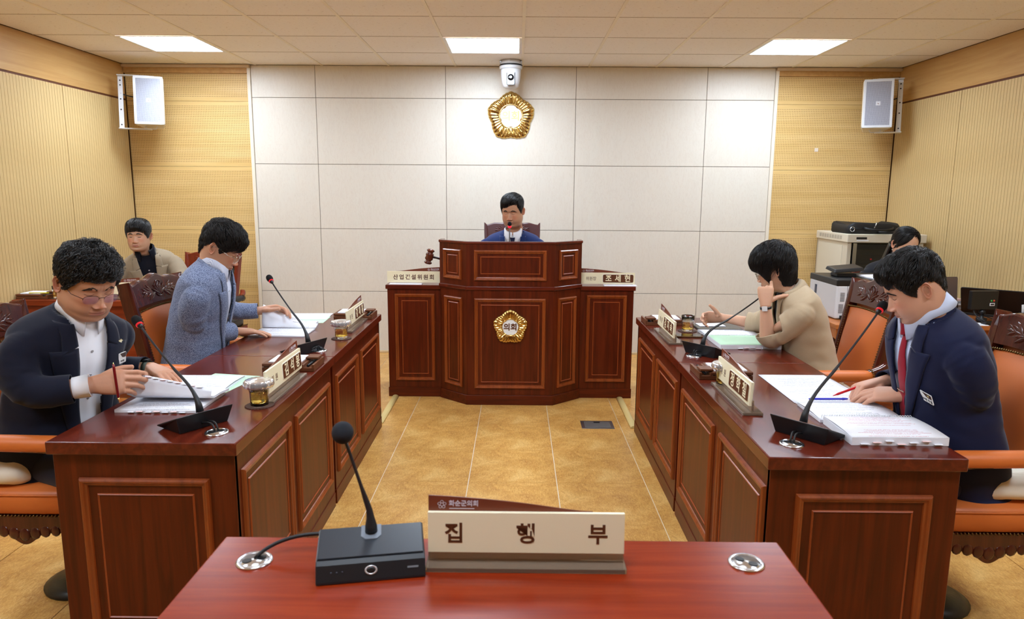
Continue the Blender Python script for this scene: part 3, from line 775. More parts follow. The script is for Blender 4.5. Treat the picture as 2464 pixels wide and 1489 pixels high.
# name signs -------------------------------------------------------------------
def rrect(w, h, r, n=5, cx=0, cy=0):
    P = []
    for sx, sy, a0 in ((1, -1, -PI / 2), (1, 1, 0), (-1, 1, PI / 2), (-1, -1, PI)):
        for k in range(n + 1):
            a = a0 + PI / 2 * k / n; P.append((cx + sx * (w / 2 - r) + r * math.cos(a), cy + sy * (h / 2 - r) + r * math.sin(a)))
    return P
def mini_logo(parent, M, s, m):
    mb = MB()
    for k in range(5):
        a = PI / 2 + 2 * PI * k / 5; c = Vector((.62 * s * math.cos(a), .62 * s * math.sin(a), 0))
        ring = [[M @ (c + Vector((r * math.cos(b), r * math.sin(b), .0005))) for b in [2 * PI * i / 14 for i in range(14)]] for r in (.36 * s, .25 * s)]
        mb.loft(ring, False, False, 0, False)
    ring = [[M @ Vector((r * math.cos(b), r * math.sin(b), .0006)) for b in [2 * PI * i / 18 for i in range(18)]] for r in (.42 * s, .32 * s)]
    mb.loft(ring, False, False, 0, False); mb.build('seal', m, parent)
def name_sign(label, x, y, rz, flip, plaque=None, title=None, big=None, z=DZ, W=.405, lift=.034, H=.086, cut=None, stand=True, tsp=1.0):
    """faces local -y; flip: fin is tall on the right"""
    t = thing('name_sign', label, 'name sign', (x, y, z), rz, 'cream name signs with a brown fin')
    if stand:
        MB().box(-W / 2 - .004, -.020, 0, W / 2 + .004, .052, .011).build('stand_base', M_acrylic, t, .0015, 1)
        MB().box(-W / 2 - .001, .010, .011, W / 2 + .001, .018, lift + .02).build('stand_plate', M_acrylic, t, .001, 1)
    tilt = Matrix.Translation((0, .004, lift)) @ Matrix.Rotation(-.05, 4, 'X') @ Matrix.Rotation(PI / 2, 4, 'X')
    MB().prism([(-W / 2, 0), (W / 2, 0), (W / 2, H), (-W / 2, H)], -.004, .004, tilt).build('board', M_ivory, t, .0006, 1)
    MB().prism([(-W / 2, 0), (W / 2, 0), (W / 2, H - .001), (-W / 2, H - .001)], -.0065, -.0045, tilt).build('back_board', M_ivory, t)
    s = 1 if flip else -1
    top = [(s * (W / 2) - s * W * .84 * u, H + .032 * (1 - u) ** 1.0 * (1 + .55 * u * (1 - .2 * u)) * (1 - u ** 6)) for u in [k / 16 for k in range(17)]]
    poly = [(s * W / 2, H - .004)] + top + [(s * W / 2 - s * W * .84, H - .004)]
    if s > 0: pass
    else: poly = poly[::-1]
    MB().prism(poly[::-1] if False else poly, -.0095, -.0068, tilt).build('fin', M_browntop, t)
    lm = mat('seal_silver', (206, 196, 206), .4)
    lx = s * W / 2 - s * .028 if not flip else W / 2 - .098
    mini_logo(t, tilt @ Matrix.Translation((lx, H + .0125, -.0066)), .0095, lm)
    text('lettering', '화순군의회', .0135, lm, t, tilt @ Matrix.Translation((lx + .014, H + .0145, -.0064)), .0003, 'LEFT', bold=.0003)
    MB().prism([(lx + .015, H + .0035), (lx + .067, H + .0035), (lx + .067, H + .0048), (lx + .015, H + .0048)], -.0068, -.0064, tilt).build('underline', lm, t)
    if plaque:
        cx = .078; pw, ph = .228, .062
        po = MB().prism(rrect(pw, ph, .010, cx=cx, cy=H / 2), .004, .0062, tilt).build('plaque', mat('ivory_edge', (252, 248, 232), .4), t)
        MB().prism(rrect(pw - .004, ph - .004, .009, cx=cx + .001, cy=H / 2 - .001), .0062, .0072, tilt).build('plaque_face', M_brown, po)
        for k, ch in enumerate(plaque):
            text('lettering', ch, .056, mat('cream_ink', (242, 232, 196), .45), po, tilt @ Matrix.Translation((cx + (k - 1) * .070, H / 2 - .003, .0074)), .0004, bold=.0011, wscale=.92)
    if title:
        text('lettering', title, .031, M_ink, t, tilt @ Matrix.Translation((-.120, H / 2 - .004, .0042)), .0003, bold=.0002, space=tsp, wscale=.9)
    if big:
        for ch, bx, sz in big: text('lettering', ch, sz, M_ink, t, tilt @ Matrix.Translation((bx, H / 2 - .004, .0042)), .0003, bold=.0010)
    return t
name_sign('large cream name sign reading 집행부 on the foreground table', .023, 1.345, 0, False, big=[('집', -.148, .046), ('행', 0, .046), ('부', .148, .046)])
name_sign('cream name sign beside the lidded glass on the near left desk', -.905, 2.665, PI / 2, True, '김석봉', '위  원')
name_sign('cream name sign beside the lidded glass on the far left desk', -.925, 3.975, PI / 2, True, '강재홍', '위  원')
name_sign('cream name sign in front of the glass on the near right desk', .818, 2.580, -PI / 2, False, '정학철', '위  원')
name_sign('cream name sign in front of the uncovered glass on the far right desk', .806, 3.74, -PI / 2, False, '김지숙', '위  원')
name_sign('cream committee sign reading 산업건설위원회 on the left podium wing', -.757, 5.13, 0, True, None, None, [(c, -.140 + k * .0447, .040) for k, c in enumerate('산업건설위원회')], z=.846, lift=.012, H=.083, stand=False)
t = name_sign('cream chairman sign with brown plaque on the right podium wing', .666, 5.13, 0, False, '조세현', '위원장', z=.846, lift=.012, H=.083, stand=False)
for x, y, lab in ((-.82, 5.12, 'white card under the committee sign on the left podium wing'), (.76, 5.12, 'white card under the chairman sign on the right podium wing')):
    tag(MB().box(-.12, -.03, 0, .12, .03, .006).build('card', M_paper, None, .001, 1, loc=(x, y, .846)), lab, 'card')
    t = thing('sign_support', lab.replace('white card', 'dark strip'), 'stand', (x + (.0 if x < 0 else 0), 5.145, .846)) if False else None

# glasses with lids, coasters -------------------------------------------------------
def tea_glass(label, x, y, z=DZ + .003, lid=None, coaster=None, r=.037, h=.088):
    t = thing('tea_glass', label, 'glass', (x, y, z), 0, 'cut glasses of amber tea')
    n = 48
    def cut(a, zz):
        f = max(0, 1 - abs(zz / h - .36) / .34)
        return 1 - .035 * f * abs(math.sin(6 * a + zz * 90)) - .03 * f * abs(math.sin(6 * a - zz * 90))
    outer = []; zs_ = [0.0, .003, .010, .018, .026, .034, .042, .050, .058, .066, .078, h]
    for zz in zs_:
        rr = r * (.86 + .14 * zz / h) * (.96 if zz < .002 else 1)
        outer.append([(rr * cut(2 * PI * k / n, zz) * math.cos(2 * PI * k / n), rr * cut(2 * PI * k / n, zz) * math.sin(2 * PI * k / n), zz) for k in range(n)])
    inner = []
    for zz, f in ((h, .955), (.060, .92), (.030, .90), (.012, .86)):
        rr = r * (.86 + .14 * zz / h) * f
        inner.append([(rr * math.cos(2 * PI * k / n), rr * math.sin(2 * PI * k / n), zz) for k in range(n)])
    MB().loft(outer + inner, True, True).build('tumbler', M_glass, t)
    lv = .055
    ring = [[(rr * math.cos(2 * PI * k / n), rr * math.sin(2 * PI * k / n), zz) for k in range(n)] for zz, rr in ((.0125, r * .862 * .88), (.030, r * .906 * .902), (lv, r * .945 * .916))]
    MB().loft(ring).build('tea', M_tea, t)
    if coaster:
        mb = MB(); m2 = 28 * 4; pl = [((.050 + .0022 * math.cos(28 * a)) * math.cos(a), (.050 + .0022 * math.cos(28 * a)) * math.sin(a)) for a in [2 * PI * k / m2 for k in range(m2)]]
        o = mb.prism(pl, 0, .003).build('coaster', mat('brown_lace', (74, 48, 36), .8), None, loc=(x, y, z - .003)); tag(o, coaster, 'coaster', 'brown scalloped coasters')
    if lid:
        def sc(a, q): return 1 + q * .05 * math.cos(18 * a)
        prof = [(.004, .016, 0), (.022, .014, 0), (.036, .010, .1), (.046, .010, .6), (.0505, .004, 1), (.052, -.008, 1), (.049, -.016, 1), (.0475, -.016, 1), (.050, -.006, 1), (.0485, .002, 1), (.045, .006, .6), (.036, .006, .1), (.022, .010, 0), (.004, .012, 0)]
        ring = [[(rr * sc(2 * PI * k / 72, q) * math.cos(2 * PI * k / 72), rr * sc(2 * PI * k / 72, q) * math.sin(2 * PI * k / 72), zz) for k in range(72)] for rr, zz, q in prof]
        o = MB().loft(ring).build('glass_lid', mat('frosted_glass', (250, 250, 255), .12, trans=.85, ior=1.45), None, loc=(x, y, z + h - .004)); tag(o, lid, 'glass lid', 'scalloped clear glass lids')
    return t
tea_glass('glass of amber tea at the corner of the near left desk', -.930, 2.442, lid='scalloped clear lid on the glass of the near left desk', coaster='brown scalloped coaster under the glass of the near left desk')
tea_glass('glass of amber tea on the far left desk, under its clear lid', -.927, 3.622, lid='scalloped clear lid on the glass of the far left desk', coaster='brown scalloped coaster under the glass of the far left desk')
tea_glass('glass of amber tea half hidden by the near right name sign', .845, 2.765, lid='scalloped clear lid on the glass of the near right desk', coaster='brown scalloped coaster under the glass of the near right desk')
tea_glass('uncovered glass of amber tea before the woman in beige', .968, 3.900, coaster='brown scalloped coaster under the uncovered glass on the far right desk')
tea_glass('uncovered glass of amber tea on the table by the left wall', -3.28, 4.93, z=.753, coaster='brown scalloped coaster on the table by the left wall')

def memo_box(label, x, y, rz, z=DZ, w=.225, d=.165):
    t = thing('memo_box', label, 'memo box', (x, y, z), rz, 'brown wooden memo boxes')
    mw = wood('memo_wood', (84, 46, 26), (104, 60, 36), (122, 74, 46), 0, .4)
    MB().box(-w / 2, -d / 2, 0, w / 2, d / 2, .018).build('tray', mw, t, .002, 1)
    MB().box(-w / 2, -d / 2, .021, w / 2 - .055, d / 2, .034).build('lid', mw, t, .002, 1)
    MB().box(-w / 2 + .008, -d / 2 + .006, .017, w / 2 - .06, d / 2 - .006, .022).build('liner', M_black, t)
    MB().box(-w / 2 + .022, -d / 2 + .02, .034, w / 2 - .062, d / 2 - .012, .039).build('paper_pad', M_paper, t)
    MB().box(w / 2 - .055, -d / 2, .017, w / 2 - .045, d / 2, .030).build('divider', mw, t)
    MB().box(w / 2 - .010, -d / 2, .017, w / 2, d / 2, .030).build('edge', mw, t)
    MB().box(w / 2 - .062, d / 2 - .075, .034, w / 2 - .006, d / 2 - .012, .043).build('clip_block', mw, t, .0015, 1)
    MB().tube([(w / 2 - .030, -d / 2 + .01, .024), (w / 2 - .026, d / 2 - .01, .024)], .005, 8).build('pen', M_black, t)
    return t
memo_box('brown memo box behind the name sign of the near left desk', -.985, 3.01, 0)
memo_box('brown memo box at the far end of the far left desk', -1.00, 4.275, 0, w=.235)
memo_box('brown memo box behind the glass on the near right desk', .880, 2.935, PI)
memo_box('brown memo box at the far end of the far right desk', .875, 4.15, PI)
memo_box('brown memo box on the table by the left wall', -3.44, 4.96, 0)

# printed matter ---------------------------------------------------------------------
def printed(name, ink, axis=1, pitch=.0085, lo=.35):
    """paper with faint printed lines running along the other horizontal axis"""
    m = mat(name, (237, 238, 245), .75); N, L, b = nodes(m)
    tc = N.new('ShaderNodeTexCoord'); sp = N.new('ShaderNodeSeparateXYZ'); L.new(tc.outputs['UV'], sp.inputs[0])
    u, v = (sp.outputs[0], sp.outputs[1]) if axis == 1 else (sp.outputs[1], sp.outputs[0])
    line = math_n(m, 'LESS_THAN', math_n(m, 'FRACT', math_n(m, 'DIVIDE', v, pitch)), .30)
    row = math_n(m, 'FLOOR', math_n(m, 'DIVIDE', v, pitch))
    wn = N.new('ShaderNodeTexWhiteNoise'); wn.noise_dimensions = '1D'; L.new(row, wn.inputs['W'])
    keep = math_n(m, 'GREATER_THAN', wn.outputs[0], lo)
    ends = math_n(m, 'LESS_THAN', math_n(m, 'ABSOLUTE', u), math_n(m, 'MULTIPLY', math_n(m, 'ADD', wn.outputs[0], .45), .085))
    cv = N.new('ShaderNodeCombineXYZ'); L.new(math_n(m, 'MULTIPLY', u, 420.0), cv.inputs[0]); L.new(math_n(m, 'MULTIPLY', row, 7.3), cv.inputs[1])
    ch = math_n(m, 'GREATER_THAN', noise_tex(m, cv.outputs[0], 1.0, 1), .44)
    f = math_n(m, 'MULTIPLY', math_n(m, 'MULTIPLY', line, keep), math_n(m, 'MULTIPLY', ends, ch))
    L.new(mixc(m, f, (237, 238, 245), ink), b.inputs['Base Color']); return m
P_grey = printed('printed_page', (120, 120, 134)); P_red = printed('printed_page_marked', (196, 120, 132)); P_table = printed('printed_page_dense', (110, 112, 130), lo=.15)
def sheet(name, rows, m, parent, thick=.0006):
    """paper surface from a grid of points with metric UVs"""
    mb = MB(); nr, nc = len(rows), len(rows[0]); V = [p for r in rows for p in r]
    F = [(i * nc + j, i * nc + j + 1, (i + 1) * nc + j + 1, (i + 1) * nc + j) for i in range(nr - 1) for j in range(nc - 1)]
    mb.add(V, F, 0, True); o = mb.build(name, m, parent)
    uv = o.data.uv_layers.new(name='UVMap'); P = np.array(V).reshape(nr, nc, 3)
    du = np.zeros((nr, nc)); du[:, 1:] = np.linalg.norm(P[:, 1:] - P[:, :-1], axis=2).cumsum(1); du -= du[:, -1:] / 2
    dv = np.zeros((nr, nc)); dv[1:] = np.linalg.norm(P[1:] - P[:-1], axis=2).cumsum(0); dv -= dv[-1:] / 2
    for l in o.data.loops: uv.data[l.index].uv = (du.flat[l.vertex_index], dv.flat[l.vertex_index])
    if thick:
        s = o.modifiers.new('thickness', 'SOLIDIFY'); s.thickness = thick; s.offset = -1
    return o
def grid(c00, c10, c01, c11, nr=6, nc=6, fn=None):
    R = []
    for i in range(nr + 1):
        r = []
        for j in range(nc + 1):
            u, v = j / nc, i / nr; p = (Vector(c00) * (1 - u) + Vector(c10) * u) * (1 - v) + (Vector(c01) * (1 - u) + Vector(c11) * u) * v
            if fn: p = p + Vector(fn(u, v))
            r.append(p)
        R.append(r)
    return R
def block(name, x0, y0, x1, y1, z0, z1, m, parent, bulge=0.0):
    return MB().box(x0, y0, z0, x1, y1, z1).build(name, m, parent, .0008, 1)
def tabs(parent, pts, dx, w=.018, m=None):
    for k, p in enumerate(pts):
        x, y, z = p; MB().box(x - w / 2, y - .006, z, x + w / 2, y + .004, z + .0006).build('index_tab', m or [M_paper, mat('tab_pink', (240, 206, 206), .7)][k % 2], parent, rot=None)
def spiral(parent, x0, x1, y, z, r=.006, pitch=.0085):
    mb = MB(); x = x0; k = 0
    while x < x1:
        mb.tube([(x, y + r * math.cos(a), z + r * math.sin(a)) for a in [PI * i / 6 for i in range(-1, 8)]], .0009, 5); x += pitch
    tag(mb.build('binding_wire', M_white, parent), kind='stuff')
# near left: thick bound report open on the desk, the upper half lifted and curling
t = thing('bound_report', 'thick spiral-bound report held open by the curly-haired man', 'report', (-1.255, 2.59, DZ))
block('page_block', -.150, -.245, .140, -.005, .0, .010, M_paper, t); block('page_block', -.155, .005, .125, .235, .0, .008, M_paper, t)
sheet('page', grid((-.150, -.245, .0108), (.140, -.240, .0108), (-.150, -.004, .0108), (.140, -.004, .0108)), P_grey, t)
sheet('page', grid((-.155, .005, .009), (.125, .005, .009), (-.150, .235, .009), (.128, .235, .010), fn=lambda u, v: (0, 0, .006 * math.sin(PI * v))), P_table, t)
def curl(u, v):
    """sheaf bound along y=-.004 that rolls towards the camera and back up; lifted more at its left end"""
    lf = 1 - u
    kp = [(0, .012), (-.07, .020), (-.135, .022), (-.160 - .03 * lf, .030 + .020 * lf), (-.150 - .035 * lf, .056 + .070 * lf)]
    q = v * 4; i = min(3, int(q)); f = q - i
    y = kp[i][0] * (1 - f) + kp[i + 1][0] * f; z = kp[i][1] * (1 - f) + kp[i + 1][1] * f
    return Vector((-.132 + .285 * u, y, z))
for k, off in enumerate((0, .003, .006)):
    rows = [[curl(u / 10, v / 16) + Vector((0, .6 * off * (v / 16), off)) for u in range(11)] for v in range(17)]
    sheet('lifted_page', rows, M_paper, t, .0025)
tabs(t, [tuple(curl(.18 + .085 * k, 1.0) + Vector((0, .0, .004))) for k in range(9)], 0, .021)
spiral(t, -.04, .135, .0, .010)
tabs(t, [(-.09 + .03 * k, -.247, .004 + .002 * (k % 2)) for k in range(7)], 0, .022)
t2 = MB().box(-.105, -.148, 0, .105, .148, .0008).build('green_sheet', M_green, None, loc=(-1.205, 2.72, DZ + .0003), rot=(0, 0, -.18)); tag(t2, 'pale green sheet sticking out under the report of the curly-haired man', 'paper')
# far left: open report, left page curled up
t = thing('bound_report', 'white spiral report turned over by the man in tweed', 'report', (-1.285, 3.80, DZ))
block('page_block', -.150, -.150, .150, .060, 0, .006, M_paper, t)
sheet('page', grid((-.150, -.150, .0068), (.150, -.150, .0068), (-.15, .06, .0068), (.15, .06, .0068)), P_table, t)
def curl2(u, v):
    a = v * 1.9; R_ = .10 - .03 * u
    return Vector((-.148 + .30 * u, .065 + .020 * v - R_ * .45 * math.sin(a) * (1 - .3 * u) + .05 * v, .008 + (R_ * (1 - math.cos(a)) * .62 + .030 * v) * (1 - u) ** 1.25 + .012 * v))
for off in (0, .004):
    sheet('lifted_page', [[curl2(u / 10, v / 12) + Vector((0, off, off)) for u in range(11)] for v in range(13)], P_grey if off else M_paper, t, .002)
block('page_block', -.150, .075, .120, .235, 0, .016, M_paper, t)
sheet('page', grid((-.15, .075, .0168), (.12, .075, .0168), (-.15, .235, .0168), (.12, .235, .0168)), P_grey, t)
spiral(t, -.10, .12, .070, .014)
t2 = MB().box(-.15, -.105, 0, .15, .105, .0008).build('green_sheet', M_green, None, loc=(-1.30, 4.16, DZ + .0003), rot=(0, 0, .05)); tag(t2, 'pale green sheet beyond the report of the man in tweed', 'paper')
t2 = MB().box(-.148, -.105, 0, .148, .105, .0015).build('paper_sheet', M_paper, None, loc=(-1.31, 4.27, DZ + .0015), rot=(0, 0, .06)); tag(t2, 'white sheet on the far left desk, beyond the green sheet', 'paper')
# near right: loose double page and open bound report
t = thing('document', 'flat white printed pages under the hands of the man wearing a red tie', 'document', (1.195, 2.735, DZ))
sheet('page', grid((-.155, -.205, .002), (.150, -.20, .002), (-.152, .205, .002), (.130, .205, .002), fn=lambda u, v: (0, 0, .006 * math.sin(PI * v) * math.sin(PI * u))), P_grey, t)
sheet('page', grid((-.150, -.212, .0006), (.150, -.205, .0006), (-.150, .20, .0006), (.130, .20, .0006)), M_paper, t)
t = thing('bound_report', 'thick white spiral report on the corner of the near right desk', 'report', (1.195, 2.30, DZ))
block('page_block', -.150, -.212, .152, -.006, 0, .026, M_paper, t); block('page_block', -.155, .006, .135, .205, 0, .010, M_paper, t)
sheet('page', grid((-.15, -.212, .0270), (.152, -.212, .0270), (-.15, -.006, .0275), (.152, -.006, .0275), fn=lambda u, v: (0, 0, .004 * math.sin(PI * v))), P_red, t)
sheet('page', grid((-.155, .006, .0112), (.135, .006, .0112), (-.155, .205, .0112), (.135, .205, .0112), fn=lambda u, v: (0, 0, .006 * math.sin(PI * v))), P_table, t)
spiral(t, -.15, .15, 0, .022, .008)
tabs(t, [(-.11 + .038 * k, -.214, .006 + .005 * (k % 3)) for k in range(7)], 0, .026)
o = MB().tube([(-.075, 0, .006), (-.07, 0, .006), (.05, 0, .006), (.055, 0, .006), (.072, 0, .006), (.075, 0, .006)], [.001, .004, .004, .005, .003, .001], 10).build('pen', M_blue, None, loc=(1.165, 2.53, DZ + .012), rot=(0, 0, .04)); tag(o, 'blue pen lying between the papers of the near right desk', 'pen')
# far right
t = thing('bound_report', 'green-covered spiral report under the elbow of the woman in beige', 'report', (1.175, 3.69, DZ))
block('page_block', -.150, -.245, .155, -.006, 0, .022, M_paper, t); block('page_block', -.150, .006, .145, .215, 0, .010, M_paper, t)
sheet('cover', grid((-.150, -.243, .0232), (.153, -.243, .0232), (-.15, -.008, .0236), (.153, -.008, .0236)), M_green, t)
sheet('page', grid((-.15, .006, .0112), (.145, .006, .0112), (-.15, .215, .0112), (.145, .215, .0112), fn=lambda u, v: (0, 0, .005 * math.sin(PI * v))), P_table, t)
spiral(t, -.14, .15, 0, .018, .007)
tabs(t, [(-.05 + .03 * k, -.247, .004 + .003 * (k % 3)) for k in range(6)], 0, .024)
t = thing('tablet', 'black tablet lying before the woman in beige', 'tablet', (1.165, 4.02, DZ), .02)
MB().prism(rrect(.255, .185, .010), 0, .008).build('body', M_black, t, .002, 2); MB().prism(rrect(.245, .175, .008), .008, .0086).build('screen', M_screen, t)
o = MB().box(-.075, -.05, 0, .075, .05, .002).build('paper_card', M_paper, None, loc=(1.14, 4.055, DZ + .009), rot=(0, 0, .05)); tag(o, 'small white card on the black tablet', 'card')
t = thing('smartphone', 'brown-backed phone beside the glass on the far right desk', 'phone', (.945, 3.755, DZ), PI / 2 - .08)
MB().prism(rrect(.078, .158, .010), 0, .008).build('body', mat('bronze', (120, 92, 66), .25, .8), t, .002, 2); MB().prism(rrect(.072, .152, .008), .008, .0085).build('screen', M_screen, t)
# gavel held above the left wing
t = thing('gavel', 'turned brown wooden gavel standing out beside the podium', 'gavel', (-.660, 5.25, 1.040), 0, rot=(0, .24, .15))
gw = wood('gavel_wood', (70, 28, 18), (104, 44, 26), (142, 66, 36), 2, .2, 1.2, .5)
MB().lathe([(.0, -.058), (.020, -.057), (.029, -.050), (.030, -.043), (.022, -.036), (.0195, -.030), (.029, -.022), (.031, -.014), (.0265, .0), (.031, .014), (.029, .022), (.0195, .030), (.022, .036), (.030, .043), (.029, .050), (.020, .057), (0, .058)], 28, cap=False).build('head', gw, t)
MB().tube([(.02, 0, 0), (.05, 0, .004), (.09, 0, .003), (.11, 0, .004), (.20, 0, .005), (.23, 0, .004)], [.008, .0085, .010, .0115, .010, .006], 12).build('handle', mat('gavel_handle', (44, 18, 16), .3), t)
# ------------------------------------------------------------------ wall and ceiling equipment, back corners
def speaker(label, sgn, x, y, z):
    """sgn -1: hangs by the left wall; the cabinet turns towards the room"""
    t = thing('wall_speaker', label, 'loudspeaker', (x, y, z), -sgn * .33 if False else sgn * -.30, 'white wall loudspeakers', rot=(math.radians(-9), 0, sgn * -.30))
    w, h, d = .236, .415, .20
    prof = rrect(w, h, .02, 4)
    M = frm((0, 0, 0), (1, 0, 0), (0, 0, 1))           # faces -y
    rings = [[M @ Vector((px * s, py * s2, zz)) for px, py in prof] for s, s2, zz in ((.70, .94, -d), (.78, .97, -d * .7), (1, 1, -.03), (1, 1, .0), (.985, .99, .006))]
    MB().loft(rings, True, True, 0, True).build('cabinet', M_offwhite, t, 0)
    fr = MB()
    outer = rrect(w - .004, h - .004, .018, 4); inn = [(-w / 2 + .020, -h / 2 + .028), (w / 2 - .020, -h / 2 + .028), (w / 2 - .020, h / 2 - .022), (-w / 2 + .020, h / 2 - .022)]
    MB().frame(w - .006, h - .006, [(0, .004), (.001, .009), (.018, .009), (.020, .006)], M).build('front_frame', M_white, t)
    mg = mat('speaker_grille', (170, 172, 184), .5, .3)
    if not mg.get('done'):
        mg['done'] = 1; N, L, b = nodes(mg); tc = N.new('ShaderNodeTexCoord'); sp = N.new('ShaderNodeSeparateXYZ'); L.new(tc.outputs['Object'], sp.inputs[0])
        def c2(s, P): q = math_n(mg, 'SUBTRACT', math_n(mg, 'FRACT', math_n(mg, 'ADD', math_n(mg, 'DIVIDE', s, P), 50.0)), .5); return math_n(mg, 'MULTIPLY', q, q)
        f = math_n(mg, 'LESS_THAN', math_n(mg, 'ADD', c2(sp.outputs[0], .0060), c2(sp.outputs[2], .0060)), .085)
        L.new(mixc(mg, f, (176, 178, 190), (84, 82, 92)), b.inputs['Base Color'])
    MB().add([M @ Vector(p) for p in ((-w / 2 + .018, -h / 2 + .018, .0065), (w / 2 - .018, -h / 2 + .018, .0065), (w / 2 - .018, h / 2 - .018, .0065), (-w / 2 + .018, h / 2 - .018, .0065))], [(0, 1, 2, 3)]).build('grille', mg, t)
    bd = MB().prism(rrect(.036, .034, .002), .0068, .0085, M).build('badge', M_white, t)
    MB().prism([(-.008, .002), (.002, -.006), (.009, -.007), (0, .001)], .0085, .009, M).build('badge_mark', mat('badge_brown', (120, 84, 70), .5), bd)
    # bracket: flat bar U standing off the side wall
    bx = sgn * (.235 if sgn < 0 else .185)
    bk = MB(); bk.box(bx - .019, .098, -.225, bx + .019, .102, .225)
    for zz in (-.228, .228):
        a, b_ = sorted((0, bx + sgn * .019)); bk.box(a, .062, zz - .003, b_, .102, zz + .003)
    br = bk.build('bracket', M_white, t, .001, 1)
    for zz in (.19, .15, .03, -.06, -.19): MB().lathe([(.006, -.0046), (.006, .0046)], 10, (bx, .100, zz), ax=Matrix.Rotation(PI / 2, 3, 'X')).build('hole', M_black, br)
    for s in (-1, 1):
        MB().tube([(-.05, .06, s * .20), (-.035, .07, s * .228), (.035, .07, s * .228), (.05, .06, s * .20)], .0035, 8).build('yoke', M_white, t)
    MB().tube(bez((bx, .10, .08), (bx * .8, .14, .06), (bx * .5, .17, .08), (bx * .3, .18, .03), 10), .005, 8).build('cable', M_cable, t)
    return t
speaker('white loudspeaker on a bracket in the left back corner', -1, -3.165, 6.18, 2.275)
speaker('white loudspeaker on a bracket in the right back corner', 1, 3.055, 6.18, 2.285)

t = thing('dome_camera', 'white pan-tilt camera hanging from the ceiling above the emblem', 'camera', (-.067, 6.27, ZC))
MB().box(-.095, -.03, -.022, .095, .03, -.004).build('mount_frame', M_steel, t, .002, 1)
MB().lathe([(.08, .0), (.082, -.006), (.094, -.030), (.098, -.040), (.098, -.066), (.093, -.072), (.088, -.075)], 36, cap=False).build('collar', M_white, t)
MB().lathe([(.0945, -.033), (.099, -.037), (.099, -.046), (.0972, -.050)], 36, cap=False).build('vent_band', M_black, t)
MB().lathe([(.086, -.073), (.087, -.10), (.083, -.14), (.076, -.185), (.066, -.215), (.045, -.232), (.0, -.238)], 36, cap=False).build('head', M_white, t)
pm = frm((0, -.074, -.150), (1, 0, 0), (0, .13, 1))
MB().prism(rrect(.074, .130, .016), .000, .010, pm).build('lens_slot', M_black, t)
MB().prism(rrect(.060, .126, .012), .004, .0155, pm).build('lens_block', M_white, t, .003, 2)
ln = MB().lathe([(.0, .030), (.020, .029), (.0265, .024), (.027, .012)], 28, (0, -.074, -.153), ax=pm.to_3x3(), cap=False).build('lens', M_blackgloss, t)
MB().lathe([(.0, .0306), (.012, .0302)], 20, (0, -.074, -.153), ax=pm.to_3x3(), cap=False).build('lens_glass', mat('lens_glass', (36, 40, 60), .05), ln)

# left corner table with its things
t = thing('side_table', 'red-brown table by the left wall, before the man in taupe', 'table', (-3.12, 5.02, 0))
MB().box(-.43, -.19, .71, .62, .17, .75).build('tabletop', M_redwood, t, .004, 2)
MB().box(-.40, -.165, 0, .60, -.14, .71).build('front_board', M_redwood, t)
MB().box(-.40, -.14, 0, -.375, .15, .71).build('side_board', M_redwood, t); MB().box(.575, -.14, 0, .60, .15, .71).build('side_board', M_redwood, t)
panel_field(t, .86, .50, frm((.10, -.165, .36), (1, 0, 0), (0, 0, 1)), .05, M_redwood)
t = name_sign('cream name sign on the table by the left wall, before the man in taupe', -2.87, 4.90, .15, True, None, None, None, z=.75, W=.36)
for x, y, z, rz, lab in ((-3.40, 5.12, .75, .1, 'open notebook on the table by the left wall'), (-2.60, 5.10, .75, .3, 'white papers under the arms of the man in taupe')):
    tt = thing('notebook', lab, 'paper', (x, y, z), rz)
    MB().box(-.10, -.07, 0, .10, .07, .014).build('page_block', M_paper, tt, .001, 1); MB().box(-.10, .02, .014, .10, .07, .016).build('cover', mat('grey_cover', (150, 150, 156), .5), tt)
o = MB().tube([(-.07, 0, 0), (-.065, 0, 0), (.06, 0, 0), (.07, 0, 0)], [.001, .0045, .0045, .002], 8).build('pen', M_yellow, None, loc=(-3.40, 4.905, .791), rot=(0, 0, .1)); tag(o, 'black and yellow pen on the memo box by the left wall', 'pen')
# low cabinet standing in for an unidentified orange shape behind the curly-haired man
t = thing('side_cabinet', 'low orange-brown cabinet showing between the curly-haired man and his chair', 'cabinet', (-2.72, 4.02, 0), .18)
MB().box(-.30, -.20, .0, .30, .20, .66).build('body', mat('orange_wood', (196, 118, 46), .4), t, .003, 1)
MB().box(-.31, -.21, .66, .31, .21, .685).build('top', mat('orange_wood_top', (206, 130, 56), .35), t, .003, 1)

# right corner: side table, printer, rack, laptops
t = thing('work_table', 'light cherry work table carrying the printer and laptops', 'table', (1.99, 4.30, 0))
MB().box(0, 0, .692, 1.40, .72, .72).build('tabletop', M_lightwood, t, .003, 2)
MB().box(.012, .02, 0, .035, .70, .692).build('side_board', M_lightwood, t); MB().box(.035, .02, 0, .055, .70, .692).build('leg_board', M_lightwood, t)
MB().box(.06, .10, .02, 1.36, .12, .692).build('front_board', M_lightwood, t); MB().box(.06, .098, .40, 1.36, .10, .404).build('drawer_line', M_black, t)
for zz in (.22, .56): MB().box(.60, .092, zz, .75, .10, zz + .012).build('handle', M_black, t)
t = thing('printer', 'white laser printer with black top on the work table', 'printer', (2.06, 4.485, .712))
MB().box(0, 0, .012, .46, .42, .232).build('body', M_white, t, .012, 3)
MB().box(-.002, -.002, .226, .462, .422, .268).build('scanner_lid', M_black, t, .006, 2)
MB().box(-.004, .30, .14, .0, .325, .20).build('side_handle', mat('slate', (58, 66, 84), .4), t)
